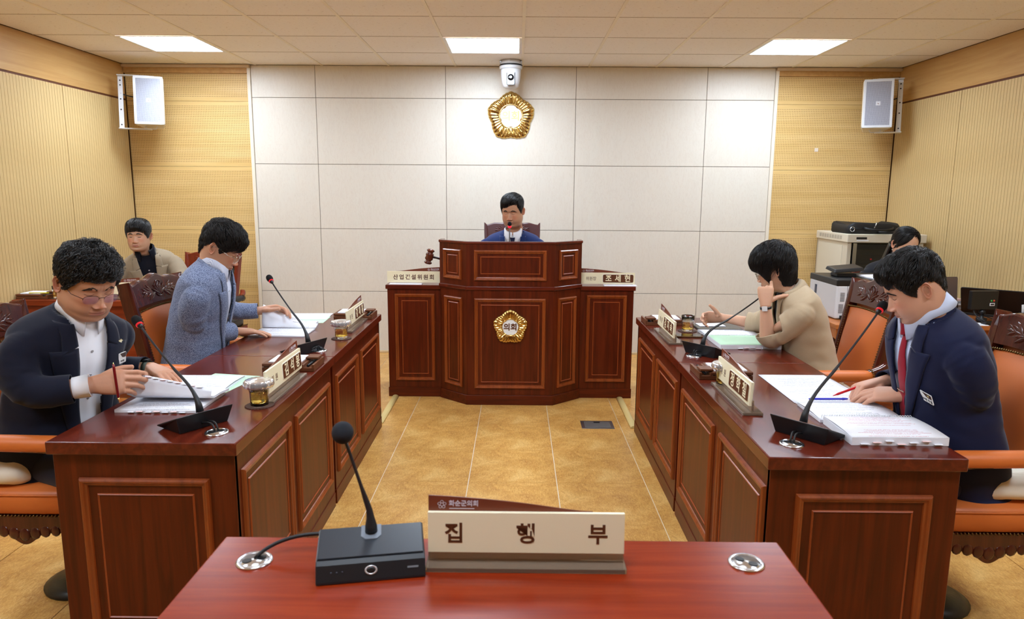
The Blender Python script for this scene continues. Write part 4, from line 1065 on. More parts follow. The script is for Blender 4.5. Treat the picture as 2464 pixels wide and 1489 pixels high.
for k in range(8):
    MB().box(.020, -.0015, .052 + k * .0075, .050, .001, .0555 + k * .0075).build('vent', mat('vent_grey', (90, 92, 98), .6), t)
    MB().box(.026, -.0015, .128 + k * .0075, .054, .001, .1315 + k * .0075).build('vent', mat('vent_grey', (90, 92, 98), .6), t)
MB().box(.068, -.0012, .012, .070, .001, .232).build('seam', mat('seam_dark', (60, 60, 66), .6), t)
MB().box(.03, -.014, .014, .052, .0, .036).build('power_plug', M_black, t, .002, 1)
MB().tube(bez((.052, -.010, .022), (.075, -.015, .02), (.09, -.01, .004), (.13, -.01, .004), 8), .003, 6).build('power_cord', M_cable, t)
MB().box(.04, .10, .010, .06, .36, .016).build('foot_rail', M_offwhite, t)
t = thing('document_camera', 'black flat device with raised tilted plate on the printer', 'device', (2.20, 4.70, .980), .0)
MB().box(-.07, -.05, 0, .06, .05, .022).build('base', M_black, t, .004, 2)
MB().add([(-.10, -.075, .026), (.10, -.075, .042), (.10, .075, .056), (-.10, .075, .040), (-.092, -.067, .050), (.092, -.067, .066), (.092, .067, .078), (-.092, .067, .062)], [(0, 3, 2, 1), (4, 5, 6, 7), (0, 1, 5, 4), (1, 2, 6, 5), (2, 3, 7, 6), (3, 0, 4, 7)]).build('plate', M_black, t, .006, 2)
o = MB().box(-.11, -.10, 0, .11, .10, .010).build('paper_stack', M_paper, None, .002, 1, loc=(2.40, 4.62, .980), rot=(0, 0, .12)); tag(o, 'white papers lying on the black printer top', 'paper')
# rack cabinet
t = thing('rack_cabinet', 'beige equipment rack cabinet with dark glass door in the right corner', 'cabinet', (2.73, 5.82, 0), -.02)
rw, rd, rh = .62, .62, 1.20
M_rack = mat('rack_beige', (200, 190, 170), .45)
bk = MB(); bk.box(0, 0, 0, .035, rd, rh - .07).box(rw - .035, 0, 0, rw, rd, rh - .07).box(0, rd - .02, 0, rw, rd, rh - .07).box(0, 0, 0, rw, rd, .06)
bk.build('shell', M_rack, t, .003, 1)
MB().box(-.012, -.02, rh - .07, rw + .012, rd, rh).build('top_cap', mat('rack_top', (210, 201, 182), .4), t, .006, 2)
MB().box(-.004, .09, .08, .0, rd - .05, rh - .10).build('side_panel', mat('rack_side', (206, 198, 178), .5), t)
for k in range(9): MB().box(-.0135, .09 + k * .052, rh - .048, -.011, .128 + k * .052, rh - .018).build('vent', mat('vent_shadow', (170, 162, 146), .6), t)
MB().box(.045, -.008, .06, .075, .0, rh - .075).build('door_post', M_steel, t); MB().box(.075, .015, .06, rw - .05, .02, rh - .075).build('inner_back', M_blackgloss, t)
dr = MB().box(.075, -.008, .07, rw - .05, -.002, rh - .085).build('door_glass', mat('smoked_glass', (90, 94, 96), .04, trans=.9), t)
MB().box(.075, -.010, rh - .125, rw - .05, -.001, rh - .085).build('door_rail', M_black, t)
MB().box(.06, -.0215, rh - .042, .145, -.0195, rh - .024).build('badge', M_black, t); MB().box(.063, -.022, rh - .056, .16, -.0205, rh - .046).build('label_strip', M_paper, t)
u = MB().box(.08, .012, rh - .24, rw - .055, .0155, rh - .17).build('amplifier', mat('amp_front', (30, 31, 34), .4), t)
MB().box(.20, .0085, rh - .213, .212, .012, rh - .201).build('power_light', mat('red_light', (220, 20, 30), .3, emit=(255, 20, 30), estr=3), u)
MB().box(.08, .010, rh - .262, rw - .055, .0152, rh - .256).build('shelf', M_steel, t)
for k in range(5):
    x = .11 + k * .035; MB().tube(bez((x, .012, .62), (x - .02, -.006 + .012, .80 - .01 * k), (x + .05, .012, .82 - .01 * k), (x + .04 + .01 * k, .013, .64), 12), .006, 8).build('cable', M_cable, t)
    MB().lathe([(.009, 0), (.009, .05)], 10, (x + .04 + .01 * k, .008, .60)).build('plug', M_chrome, t)
t = thing('briefcase', 'black document bag lying on top of the rack cabinet', 'bag', (2.96, 6.02, rh), .04)
n = 44; rings = []
for zz, s in ((.0, .96), (.012, 1.0), (.04, 1.0), (.066, .99), (.080, .95), (.084, .88)):
    ring = []
    for k in range(n):
        a = 2 * PI * k / n; c, s2 = math.cos(a), math.sin(a)
        ring.append((.228 * s * math.copysign(abs(c) ** .25, c), .17 * s * math.copysign(abs(s2) ** .25, s2), zz + (.012 * math.sin(3 * a + 1) if zz > .05 else 0)))
    rings.append(ring)
MB().loft(rings).build('body', mat('bag_black', (20, 20, 22), .6), t)
MB().tube([(.228 * c, -.168, .045) for c in (-.97, -.5, 0, .5, .97)], .004, 6).build('zip', M_black, t)
MB().tube(bez((-.10, -.172, .05), (-.08, -.25, .03), (.10, -.25, .03), (.14, -.172, .05), 14), .009, 8).build('handle', mat('strap_black', (26, 26, 28), .45), t)
MB().tube(bez((.02, -.176, .02), (.06, -.23, .01), (.20, -.23, .012), (.24, -.17, .04), 12), .010, 8).build('handle', mat('strap_black', (26, 26, 28), .45), t)
MB().tube([(-.02, -.18, .05), (-.01, -.185, .075), (0, -.18, .10)], .004, 8).build('clasp', M_chrome, t)
MB().lathe([(.018, 0), (.022, .003), (.018, .006)], 18, (-.20, -.176, .04), ax=Matrix.Rotation(PI / 2, 3, 'X'), cap=False).build('ring', M_chrome, t)
# laptops, field monitor and small things
def laptop(label, x, y, rz, col, lean, w=.34, d=.235, stick=(0, 0)):
    t = thing('laptop', label, 'laptop', (x, y, .72), rz, 'open laptops on the work table')
    MB().prism(rrect(w, d, .012, cy=d / 2), .0, .016).build('base', mat('laptop_base', (28, 28, 31), .4), t, .002, 1)
    MB().prism(rrect(w - .04, d * .5, .004, cy=d * .38), .016, .0168).build('keyboard', M_black, t)
    M = Matrix.Translation((0, .004, .016)) @ Matrix.Rotation(PI / 2 + lean, 4, 'X')     # lid back faces -y
    lo = MB().prism(rrect(w, d, .012, cy=d / 2), -.008, .0, M).build('lid', col, t, .0015, 1)
    MB().prism(rrect(w - .02, d - .02, .004, cy=d / 2), -.0088, -.008, M).build('screen', M_screen, lo)
    nn = 30; MB().prism([(stick[0] + .042 * math.cos(2 * PI * k / nn), stick[1] + .030 * math.sin(2 * PI * k / nn)) for k in range(nn)], .0, .0006, M).build('sticker', M_yellow, lo)
    MB().prism(rrect(.05, .012, .002, cx=stick[0], cy=stick[1]), .0006, .001, M).build('sticker_band', mat('sticker_white', (230, 232, 220), .5), lo)
    return t
laptop('grey-brown open laptop partly behind the man wearing a red tie', 2.77, 4.62, .12, mat('laptop_grey', (104, 92, 90), .35, .5), -.10, .36, .25, (-.06, .11))
laptop('black open laptop at the right wall, half behind the field monitor', 3.17, 4.62, -.68, mat('laptop_black', (24, 24, 26), .4), .70, .36, .24, (-.03, .13))
t = thing('field_monitor', 'small black field monitor on a ball mount above the work table', 'monitor', (2.965, 4.42, .72), .10)
MB().box(-.09, -.012, .085, .09, .018, .205).build('housing', M_black, t, .003, 2)
MB().box(-.082, .018, .093, .082, .0195, .197).build('screen', M_screen, t)
MB().box(.035, -.0135, .110, .068, -.012, .128).build('barcode', M_paper, t)
MB().box(.040, -.0142, .114, .064, -.0132, .124).build('barcode_lines', M_blackink, t)
for k, c in enumerate(((60, 170, 70), (214, 74, 40))): MB().lathe([(.006, 0), (.006, .0015), (0, .0015)], 14, (.045 + .017 * k, -.012, .142), ax=Matrix.Rotation(PI / 2, 3, 'X'), cap=False).build('sticker', mat('dot_%d' % k, c, .5), t)
MB().lathe([(.03, 0), (.03, .03), (.012, .036), (.012, .055), (.02, .06), (.02, .075), (.008, .086)], 18).build('ball_mount', M_black, t)
MB().tube(bez((-.06, .0, .085), (-.06, 0, .05), (-.05, -.06, .02), (.02, -.10, .004), 12), .005, 8).build('cable', M_cable, t)
MB().tube(bez((-.045, .0, .085), (-.04, .03, .05), (.08, .03, .03), (.12, -.08, .004), 12), .003, 8).build('cable', M_cable, t)
o = MB().box(-.04, -.04, 0, .04, .04, .075).build('power_adapter', M_black, None, .004, 2, loc=(2.985, 4.80, .72)); tag(o, 'black power block between the two laptops', 'adapter')
for k, (x, y, lab) in enumerate(((3.02, 4.93, 'stack of white booklets behind the laptops'), (2.74, 4.33, 'white sheet at the front edge of the work table'))):
    if k == 0:
        tt = thing('booklet_stack', lab, 'booklets', (x, y, .72), .2)
        for q in range(6): MB().box(-.10, -.07, q * .014, .10, .07, q * .014 + .012).build('booklet', [M_paper, mat('grey_cover', (150, 150, 156), .5), mat('pink_cover', (214, 180, 170), .6)][q % 3], tt, 0, 1, loc=(random.uniform(-.01, .01), random.uniform(-.01, .01), 0))
    else: tag(MB().box(-.12, -.03, 0, .10, .06, .004).build('paper_sheet', M_paper, None, loc=(2.84, 4.335, .72)), lab, 'paper')
o = MB().box(-.11, -.02, 0, .11, .03, .022).build('power_strip', M_black, None, .004, 2, loc=(3.04, 4.34, .72)); tag(o, 'black power strip in front of the field monitor', 'power strip')
tt = thing('pen_cup', 'small clear cup of white pens near the right edge', 'pen cup', (3.22, 4.40, .72))
MB().lathe([(.028, 0), (.032, .07)], 16).build('cup', M_black, tt)
for k in range(4): MB().tube([(.006 * k - .01, 0, .02), (.012 * k - .02, .006 * (k % 2), .12)], .004, 6).build('pen', M_white, tt)
# ------------------------------------------------------------------ people
def V3(*a): return np.array(a, float)
def unit(v): v = np.asarray(v, float); return v / (np.linalg.norm(v) + 1e-12)
KEYS = [  # front(y,z) | side(w,y,z) | back(y,z)
    ((.012, .1235), (.020, -.012, .1232), (-.034, .1225)), ((.032, .118), (.040, -.012, .1165), (-.056, .114)), ((.060, .103), (.059, -.012, .102), (-.083, .096)),
    ((.080, .080), (.0715, -.012, .080), (-.099, .070)), ((.0895, .054), (.0775, -.011, .054), (-.105, .040)), ((.0925, .030), (.0795, -.009, .030), (-.104, .012)),
    ((.0895, .008), (.0790, -.007, .008), (-.100, -.014)), ((.0885, -.014), (.0775, -.004, -.012), (-.093, -.038)), ((.0900, -.036), (.0755, -.001, -.030), (-.085, -.060)),
    ((.0915, -.055), (.0735, .001, -.045), (-.077, -.078)), ((.0905, -.071), (.0712, .002, -.057), (-.071, -.092)), ((.0860, -.087), (.0685, .002, -.068), (-.068, -.103)),
    ((.0860, -.103), (.0655, .001, -.077), (-.067, -.112)), ((.0755, -.1165), (.0620, -.004, -.088), (-.067, -.121)), ((.052, -.1215), (.0590, -.012, -.100), (-.068, -.130)),
    ((.026, -.1265), (.0565, -.021, -.114), (-.069, -.140)), ((.010, -.140), (.0560, -.029, -.131), (-.071, -.153)), ((.002, -.158), (.0570, -.034, -.149), (-.074, -.167))]
def catmull(K, n_per):
    K = np.array(K, float); out = []
    for i in range(len(K) - 1):
        p0, p1, p2, p3 = K[max(i - 1, 0)], K[i], K[i + 1], K[min(i + 2, len(K) - 1)]
        for k in range(n_per[i]):
            t = k / n_per[i]
            out.append(.5 * ((2 * p1) + (-p0 + p2) * t + (2 * p0 - 5 * p1 + 4 * p2 - p3) * t * t + (-p0 + 3 * p1 - 3 * p2 + p3) * t ** 3))
    out.append(K[-1]); return np.array(out)
def phis(N):
    s = (np.arange(N) + .5) / N * 2 - 1
    return PI * (.50 * s + .50 * s ** 3)
def g1(x, s): return np.exp(-(x / s) ** 2)
def head_surface(N, hi, P):
    """rings of the bare head in the head frame (x right, y forward, z up) plus a per-vertex colour"""
    K = [(f[0], f[1], s[0], s[1], s[2], b[0], b[1]) for f, s, b in KEYS]
    per = [3, 4, 5, 6, 7, 9, 10, 10, 10, 10, 9, 9, 8, 6, 5, 4, 4] if hi else [2, 2, 3, 4, 5, 6, 7, 7, 7, 7, 6, 6, 5, 4, 3, 3, 3]
    R = catmull(K, per); ph = phis(N); s, c = np.sin(ph), np.cos(ph)
    fy, fz, w, sy, sz, by, bz = [R[:, i][:, None] for i in range(7)]
    jaw = P.get('jaw', 1.0); fat = P.get('fat', 0.0)
    low = 1 / (1 + np.exp((fz + .045) / .015))
    w = w * (1 + (jaw - 1) * low) * (1 + .05 * fat * low)
    cf, cb = np.clip(c, 0, 1), np.clip(-c, 0, 1)
    X = w * np.sign(s) * np.abs(s) ** .88
    Y = sy + (fy - sy) * cf ** .86 + (by - sy) * cb ** .92
    Z = sz + (fz - sz) * cf ** 1.25 + (bz - sz) * cb ** 1.25
    base = np.stack([X, Y, Z], 2).copy()
    front = np.clip(cf * 1.6, 0, 1); x, z = X, Z; ax = np.abs(x)
    d = np.zeros_like(X)
    d += .0042 * g1(ax - .026, .020) * g1(z - .021, .009)                    # brow
    d -= .0085 * g1(ax - .030, .0165) * g1(z - .001, .0125)                   # socket
    d -= .0035 * g1(ax, .008) * g1(z - .008, .010)                            # nasion
    d += .0070 * g1(ax - .0315, .0125) * g1(z + .0005, .0085)                 # lids over the eyeball
    lash = -.0050 + .0052 * ((ax - .0315) / .0145) ** 2
    if P.get('eyes') == 'open': lash = -.0018 + .0012 * ((ax - .0315) / .0145) ** 2
    on = g1(ax - .0315, .0125)
    d -= .0014 * on * g1(z - lash, .0013)                                     # lid edge
    d -= .0010 * on * g1(z - (.0078 - 12 * (ax - .0315) ** 2), .0013)         # crease
    d += .0020 * on * g1(z + .0135, .004) - .0012 * on * g1(z + .018 - 8 * (ax - .0315) ** 2, .0018)   # bag
    prof = np.interp(-z, [-.022, -.008, .0, .012, .024, .032, .038, .0425, .047, .0505, .054], [0, .0022, .0045, .0090, .0140, .0180, .0205, .0195, .0130, .0050, 0])
    wid = np.interp(-z, [-.02, .0, .02, .036, .046, .056], [.0075, .0066, .0082, .0105, .0112, .010])
    nl = P.get('nose', 1.0) * 1.18
    d += nl * prof * g1(ax, wid * 1.15)
    d += nl * .0090 * g1(ax - .0135, .0058) * g1(z + .0435, .0055)            # wings
    d -= .0030 * g1(ax - .0185, .0030) * g1(z + .0435, .006)                  # wing crease
    d -= .0075 * g1(ax - .0072, .0032) * g1(z + .0482, .0024)                 # nostrils
    d -= .0018 * g1(ax - (.020 + .35 * np.clip(-z - .045, 0, .05)), .0035) * ((z < -.044) & (z > -.078)) * g1(z + .060, .016)   # nasolabial
    d += .0052 * g1(ax - .044, .017) * g1(z + .022, .017) * (1 + .3 * fat)    # cheekbone
    d += .0030 * (.4 + fat) * g1(ax - .040, .018) * g1(z + .058, .022)        # cheek
    d += .0060 * g1(ax, .026) * g1(z + .070, .017)                            # mouth mound
    mz = -.0705 + P.get('smile', 0) * 9 * ax ** 2 - .0006 * g1(ax, .004)
    lw = np.clip(1 - (ax / .0265) ** 2, 0, 1) ** .5
    d += .0038 * lw * g1(z - (mz + .0048), .0036) + .0046 * lw * g1(z - (mz - .0055), .0042)
    d -= .0036 * np.clip(1.2 - (ax / .025) ** 2, 0, 1) ** .5 * g1(z - mz, .0014)
    d -= .0018 * g1(ax, .0042) * g1(z + .0585, .0050)                         # philtrum
    d -= .0034 * g1(ax, .020) * g1(z + .0875, .005)                           # below the lip
    d += .0045 * g1(ax, .016) * g1(z + .1035, .0095)                          # chin
    if P.get('frown'): d -= .0016 * (g1(ax - .0055, .0018)) * g1(z - .024, .010)
    Y = Y + d * front
    X = X + np.sign(x) * (.0040 * nl * g1(ax - .0145, .0055) * g1(z + .0435, .0055)) * front
    V = np.stack([X, Y, Z], 2)
    # colour: 0 skin, 1 lips, 2 stubble, 3 blush
    lip = np.clip(np.clip(1 - (ax / .0255) ** 2, 0, 1) ** .6 * (np.where(z > mz, np.clip(1 - (z - mz) / (.0088 - .0022 * g1(ax, .003)), 0, 1) ** .4, np.clip(1 - (mz - z) / .0115, 0, 1) ** .4)), 0, 1) * (front > .5)
    stub = np.clip(g1(z + .085, .032) * (ax < .075) * (1.0 - lip) * front, 0, 1) * P.get('stubble', .35) * (1 - g1(ax - .05, .02) * g1(z + .04, .02))
    blush = (g1(ax - .040, .020) * g1(z + .028, .022) * .8 + g1(ax, .013) * g1(z + .040, .010)) * front
    col = np.stack([lip, stub, np.clip(blush, 0, 1)], 2)
    return V, base, col, ph
def head_frame(yaw, pitch, roll=0.0):
    y, p = math.radians(yaw), math.radians(pitch)
    f = V3(math.cos(y) * math.cos(p), math.sin(y) * math.cos(p), -math.sin(p)); r = V3(math.sin(y), -math.cos(y), 0); u = np.cross(r, f)
    q = math.radians(roll); r2 = r * math.cos(q) + u * math.sin(q); u2 = np.cross(r2, f)
    return np.stack([r2, f, u2], 1)          # columns right, forward, up
def skin_mat(name, col, lip=(176, 104, 96)):
    m = mat(name, col, .46, sss=.12); N, L, b = nodes(m)
    a = N.new('ShaderNodeAttribute'); a.attribute_name = 'tint'; sp = N.new('ShaderNodeSeparateColor'); L.new(a.outputs['Color'], sp.inputs[0])
    blush = tuple(int(v) for v in (min(255, col[0] * 1.02), col[1] * .88, col[2] * .84)); stub = tuple(int(v * .80) for v in col)
    c = mixc(m, sp.outputs[2], col, blush); c = mixc(m, sp.outputs[1], c, stub); c = mixc(m, sp.outputs[0], c, lip)
    n = noise_tex(m, coords(m, (1, 1, 1)), 60, 4); c = mixc(m, math_n(m, 'MULTIPLY', n, .16), c, tuple(int(v * .88) for v in col))
    L.new(c, b.inputs['Base Color']); bump(m, math_n(m, 'ADD', noise_tex(m, coords(m, (1, 1, 1)), 900, 2), math_n(m, 'MULTIPLY', noise_tex(m, coords(m, (1, 1, 1)), 130, 5, .65), 1.6)), .22, .0010)
    return m
def fabric(name, col, col2=None, scale=900, rough=.85, amt=.5, sheen=.15):
    m = mat(name, col, rough, sheen=sheen, spec=.25); N, L, b = nodes(m)
    if col2:
        n = noise_tex(m, coords(m, (1, 1, 1)), scale, 3, .7); L.new(ramp(m, n, [(.40, col), (.62, col2)]), b.inputs['Base Color'])
    n2 = noise_tex(m, coords(m, (1, 1, 1)), 1500, 2); bump(m, n2, .18, .0006)
    return m
M_hair = mat('black_hair', (16, 14, 15), .34, spec=.6)
M_cap = mat('hair_base', (10, 9, 10), .85, spec=.2)
M_hairsoft = mat('dark_brown_hair', (24, 19, 18), .38, spec=.5)
M_brow = mat('eyebrow', (34, 26, 24), .8)
M_lash = mat('lash_line', (52, 32, 28), .7)
M_eye = mat('eye_dark', (22, 15, 13), .1)

class Body:
    """frames of a seated figure; everything in world space, stored relative to base"""
    def __init__(s, name, label, base, skin, spec):
        s.base = np.array(base, float); s.P = spec; s.skin = skin
        s.label = label; s.name = name
    def obj(s, name, V, F, m, parent=None, smooth=True):
        me = bpy.data.meshes.new(name); me.from_pydata([tuple(p) for p in (np.asarray(V, float).reshape(-1, 3) - s.base)], [], F); me.update()
        me.polygons.foreach_set('use_smooth', [smooth] * len(me.polygons))
        for q in (m if isinstance(m, list) else [m]): me.materials.append(q)
        o = bpy.data.objects.new(name, me); COL.objects.link(o)
        if parent is not None: o.parent = parent
        return o
    def mbobj(s, name, mb, m, parent, **k):
        mb.v = [tuple(np.array(p) - s.base) for p in mb.v]; return mb.build(name, m, parent, **k)
def ring_faces(nr, n, closed=True):
    return [(i * n + j, i * n + (j + 1) % n, (i + 1) * n + (j + 1) % n, (i + 1) * n + j) for i in range(nr - 1) for j in range(n if closed else n - 1)]
def sub_obj(V, F, vox, smooth=3, fac=.5):
    me = bpy.data.meshes.new('tmp'); me.from_pydata([tuple(p) for p in V], [], F); o = bpy.data.objects.new('tmp', me); COL.objects.link(o)
    r = o.modifiers.new('r', 'REMESH'); r.mode = 'VOXEL'; r.voxel_size = vox
    if smooth: q = o.modifiers.new('s', 'SMOOTH'); q.factor = fac; q.iterations = smooth
    ev = o.evaluated_get(bpy.context.evaluated_depsgraph_get()); m2 = bpy.data.meshes.new_from_object(ev)
    n = len(m2.vertices); A = np.zeros(n * 3); m2.vertices.foreach_get('co', A); FF = [tuple(p.vertices) for p in m2.polygons]
    bpy.data.objects.remove(o); bpy.data.meshes.remove(me); bpy.data.meshes.remove(m2)
    return A.reshape(-1, 3), FF
def rodr(v, ax, a):
    v = np.asarray(v, float); ax = unit(ax); return v * math.cos(a) + np.cross(ax, v) * math.sin(a) + ax * np.dot(ax, v) * (1 - math.cos(a))
def hand_mesh(side, wrist, fdir, ndir, elbow, curl, spread=.06, thumb=None, sc=1.0, forearm=.12, fr=(.027, .032, .040)):
    """side 'R'/'L'; curl four (mcp,pip,dip) in degrees; returns remeshed verts, faces in world space and fingertip positions"""
    y = unit(fdir); z = unit(np.asarray(ndir, float) - y * np.dot(ndir, y)); x = np.cross(y, z); th = -1 if side == 'R' else 1
    M = np.stack([x, y, z], 1); mb = MB(); W = np.asarray(wrist, float)
    def wp(p): return W + M @ (np.asarray(p, float) * sc)
    n = 20; rings = []
    for yy, w, h, zz in ((-.012, .027, .0195, 0), (.010, .031, .0195, 0), (.035, .0375, .0185, .0), (.060, .0415, .0165, .001), (.082, .0425, .0140, .001), (.094, .0385, .0110, .0)):
        rings.append([wp((w * math.copysign(abs(math.cos(a)) ** .75, math.cos(a)), yy, zz + h * math.copysign(abs(math.sin(a)) ** .8, math.sin(a)))) for a in [2 * PI * k / n for k in range(n)]])
    mb.loft(rings)
    mb.lathe([(.0, -.016), (.010, -.013), (.0155, 0), (.010, .013), (0, .016)], 12, wp((th * .022, .030, -.008)), ax=Matrix(M.tolist()), cap=False)   # thumb ball
    tips = []; specs = [(.0300, .086, (.043, .026, .021), .0098), (.0100, .091, (.047, .030, .022), .0100), (-.0110, .087, (.043, .028, .022), .0095), (-.0300, .078, (.034, .021, .019), .0085)]
    for k, (bx, by, L, r) in enumerate(specs):
        a = 0.0; sp = (1.5 - k) * spread; p = np.array([th * bx, by - .018, -.001]); q = np.array([th * bx, by, .001]); pts = [p, q]; rad = [r * .95, r * 1.08]
        for i in range(3):
            a += math.radians(curl[k][i]); d = np.array([th * math.sin(sp), math.cos(sp) * math.cos(a), -math.sin(a)])
            e = q + d * L[i]; f = 1 - .09 * (i + 1)
            pts += [q + d * L[i] * .35, q + d * L[i] * .8, e]; rad += [r * (f + .07), r * (f + .03), r * (f + .05 if i < 2 else f * .78)]
            q = e
        dd = unit(pts[-1] - pts[-2]); pts.append(q + dd * .003); rad.append(r * .35)
        mb.tube([wp(t) for t in pts], [t * sc for t in rad], 12); tips.append(wp(q))
    T = thumb or ((.62, .70, -.34), (.40, .90, -.15), (.25, .96, -.10))
    q = np.array([th * .020, .016, -.006]); pts = [q]; rad = [.0135]
    for i, (d, L, r) in enumerate(zip(T, (.046, .034, .026), (.0125, .0108, .0085))):
        d = unit(np.array([th * d[0], d[1], d[2]])); e = q + d * L; pts += [q + d * L * .5, e]; rad += [r * 1.08, r]; q = e
    pts.append(q + d * .004); rad.append(.004)
    mb.tube([wp(t) for t in pts], [t * sc for t in rad], 12); tips.append(wp(q))
    E = np.asarray(elbow, float); u = unit(E - W); L = min(forearm, np.linalg.norm(E - W)); b0 = unit(np.cross(u, z)); b1 = np.cross(b0, u); rings = []
    for k, f in enumerate((-.004, .03, L * .5, L)):
        rr = np.interp(f / max(.001, np.linalg.norm(E - W)), [0, .5, 1], fr) * sc
        flat = np.interp(f, [0, .05, .12], [.76, .84, .94])
        rings.append([W + u * f + b0 * rr * math.cos(a) + b1 * rr * flat * math.sin(a) for a in [2 * PI * k2 / n for k2 in range(n)]])
    mb.loft(rings)
    V, F = sub_obj(mb.v, mb.f, .0030 * sc, 3, .5)
    return V, F, tips
def ik(S, W, l1, l2, pole):
    S, W = np.asarray(S, float), np.asarray(W, float); d = W - S; D = min(np.linalg.norm(d), (l1 + l2) * .998); u = unit(d)
    a = (l1 * l1 - l2 * l2 + D * D) / (2 * D); h = math.sqrt(max(0, l1 * l1 - a * a)); p = np.asarray(pole, float); p = unit(p - u * np.dot(p, u))
    return S + u * a + p * h
def smooth_noise(V, freq, seed):
    return np.array([mnoise.noise(Vector((p[0] * freq[0] + seed, p[1] * freq[1] + seed * 1.7, p[2] * freq[2]))) for p in V])
TORSO = [(-.20, .235, .240, .165), (-.10, .215, .190, .152), (-.02, .176, .130, .128), (.0, .180, .135, .135), (.10, .186, .142, .130), (.22, .182, .142, .118), (.36, .172, .136, .110), (.50, .168, .128, .110), (.64, .170, .124, .114), (.76, .176, .116, .114), (.84, .184, .104, .110),
         (.89, .184, .090, .102), (.93, .166, .078, .092), (.96, .136, .069, .082), (.985, .104, .063, .074), (1.0, .076, .060, .068), (1.02, .066, .058, .064)]
def make_person(label, base, spec):
    P = spec; B = Body('person', label, base, None, P)
    hi = P.get('hi', True); N = 176 if hi else 112
    sk = skin_mat(P['skin'][0], P['skin'][1], P.get('lip', (168, 98, 90)))
    HF = head_frame(*P['head_rot']); HC = np.array(P['head'], float); hs = np.array(P.get('hscale', (1, 1, 1)), float)
    def H(p): return HC + (np.asarray(p, float) * hs) @ HF.T
    V, Vb, col, ph = head_surface(N, hi, P)
    nr = V.shape[0]
    # torso frames
    P0, Nk = np.array(P['pelvis'], float), np.array(P['neck'], float); fw = V3(math.cos(math.radians(P['yaw'])), math.sin(math.radians(P['yaw'])), 0)
    ctrl = (P0 + Nk) / 2 - fw * P.get('slump', .03)
    bulk = P.get('bulk', 1.0); belly = P.get('belly', 0.0)
    def spine(s): return P0 * (1 - s) ** 2 + 2 * ctrl * s * (1 - s) + Nk * s * s
    tw = P.get('twist', 0.0)
    def frame_at(s):
        c = unit(2 * (ctrl - P0) * (1 - s) + 2 * (Nk - ctrl) * s)
        a = math.radians(P['yaw'] + tw * s); f = V3(math.cos(a), math.sin(a), 0); b = unit(f - c * np.dot(f, c)); return np.cross(b, c), b, c
    tk = np.array(TORSO)
    if P.get('female'): tk[:, 1] *= np.interp(tk[:, 0], [0, .35, .8, 1], [.97, .84, .90, .88]); tk[:, 2:] *= .88; tk[6:8, 2] += .012
    def torso_ring(s, off, n, e=.80, phv=None):
        w = np.interp(s, tk[:, 0], tk[:, 1]) * bulk; df = np.interp(s, tk[:, 0], tk[:, 2]) * (bulk * .5 + .5) + belly * math.exp(-((s - .25) / .25) ** 2); db = np.interp(s, tk[:, 0], tk[:, 3]) * (bulk * .5 + .5)
        a, b, c = frame_at(min(max(s, 0), 1)); C = spine(s) if s <= 1 else spine(1) + c * (s - 1) * .6
        p = phv if phv is not None else (np.arange(n) + .5) / n * 2 * PI - PI
        sn, cs = np.sin(p), np.cos(p)
        return C + np.outer((w + off) * np.sign(sn) * np.abs(sn) ** e, a) + np.outer(np.where(cs > 0, df + off, db + off) * np.sign(cs) * np.abs(cs) ** e, b)
    # body: head, neck and torso in one loft
    rings = [H(V[i]) for i in range(nr)]
    neckring = torso_ring(1.0, -.016, N, 1.0, ph)
    last = rings[-1]; k = 6
    for i in range(1, k + 1):
        t = i / k; rings.append(last * (1 - t) + neckring * t)
    ss = [.985, .955, .92, .88, .82, .74, .64, .5, .36, .22, .1, 0]
    for s in ss: rings.append(torso_ring(s, -.024, N, .85, ph))
    RV = np.concatenate(rings); nR = len(rings)
    F = ring_faces(nR, N); F.append(tuple(range(N))[::-1]); F.append(tuple((nR - 1) * N + j for j in range(N)))
    F = [f[::-1] for f in F]
    tint = np.zeros((len(RV), 3)); tint[:nr * N] = col.reshape(-1, 3)
    # arms
    A = P['arms']; SH = {}; parts = []
    aS, bS, cS = frame_at(.86)
    for sd, sg in (('R', 1), ('L', -1)):
        S = spine(.815) + aS * sg * .176 * bulk * (.86 if P.get('female') else 1) + bS * (.012 + A[sd].get('fwd', 0))
        l1, l2 = P.get('armlen', (.285, .255)); Wr = np.array(A[sd]['wrist'], float); E = np.array(A[sd]['elbow'], float) if 'elbow' in A[sd] else ik(S, Wr, l1, l2, A[sd].get('pole', (0, 0, -1)))
        SH[sd] = (S, E, Wr)
    # ears (same mesh)
    ears = MB()
    for sg in (-1, 1):
        w = .0775 * (1.0); c0 = V3(sg * .0765, -.010, -.006)
        ex = unit(V3(sg * .50, -.86, 0)); ez = V3(0, -.12, .99); en = unit(np.cross(ex, ez)) * (1 if np.cross(ex, ez)[0] * sg > 0 else -1)
        nE = 26; prof = []
        def earpt(a, r):   # ear outline, lobe narrower
            rx = .0185 * (1 if math.sin(a) > 0 else .80); rz = .0305; return math.cos(a) * rx * r, math.sin(a) * rz * r
        layers = [(.16, -.0105), (.40, -.0100), (.50, -.0020), (.58, .0012), (.68, -.0016), (.78, -.0012), (.86, .0045), (.95, .0060), (1.02, .0030), (1.0, -.003), (.86, -.0085), (.55, -.0120)]
        rg = []
        for r, hgt in layers:
            rg.append([H(c0 + ex * (.013 + earpt(2 * PI * k2 / nE, r)[0]) + ez * earpt(2 * PI * k2 / nE, r)[1] + en * hgt) for k2 in range(nE)])
        ears.loft(rg if sg > 0 else [q[::-1] for q in rg])
    eb = len(RV); RV = np.concatenate([RV, np.array(ears.v)]); F += [tuple(i + eb for i in f) for f in ears.f]
    tint = np.concatenate([tint, np.tile([0, 0, .55], (len(ears.v), 1))])
    tips = {}
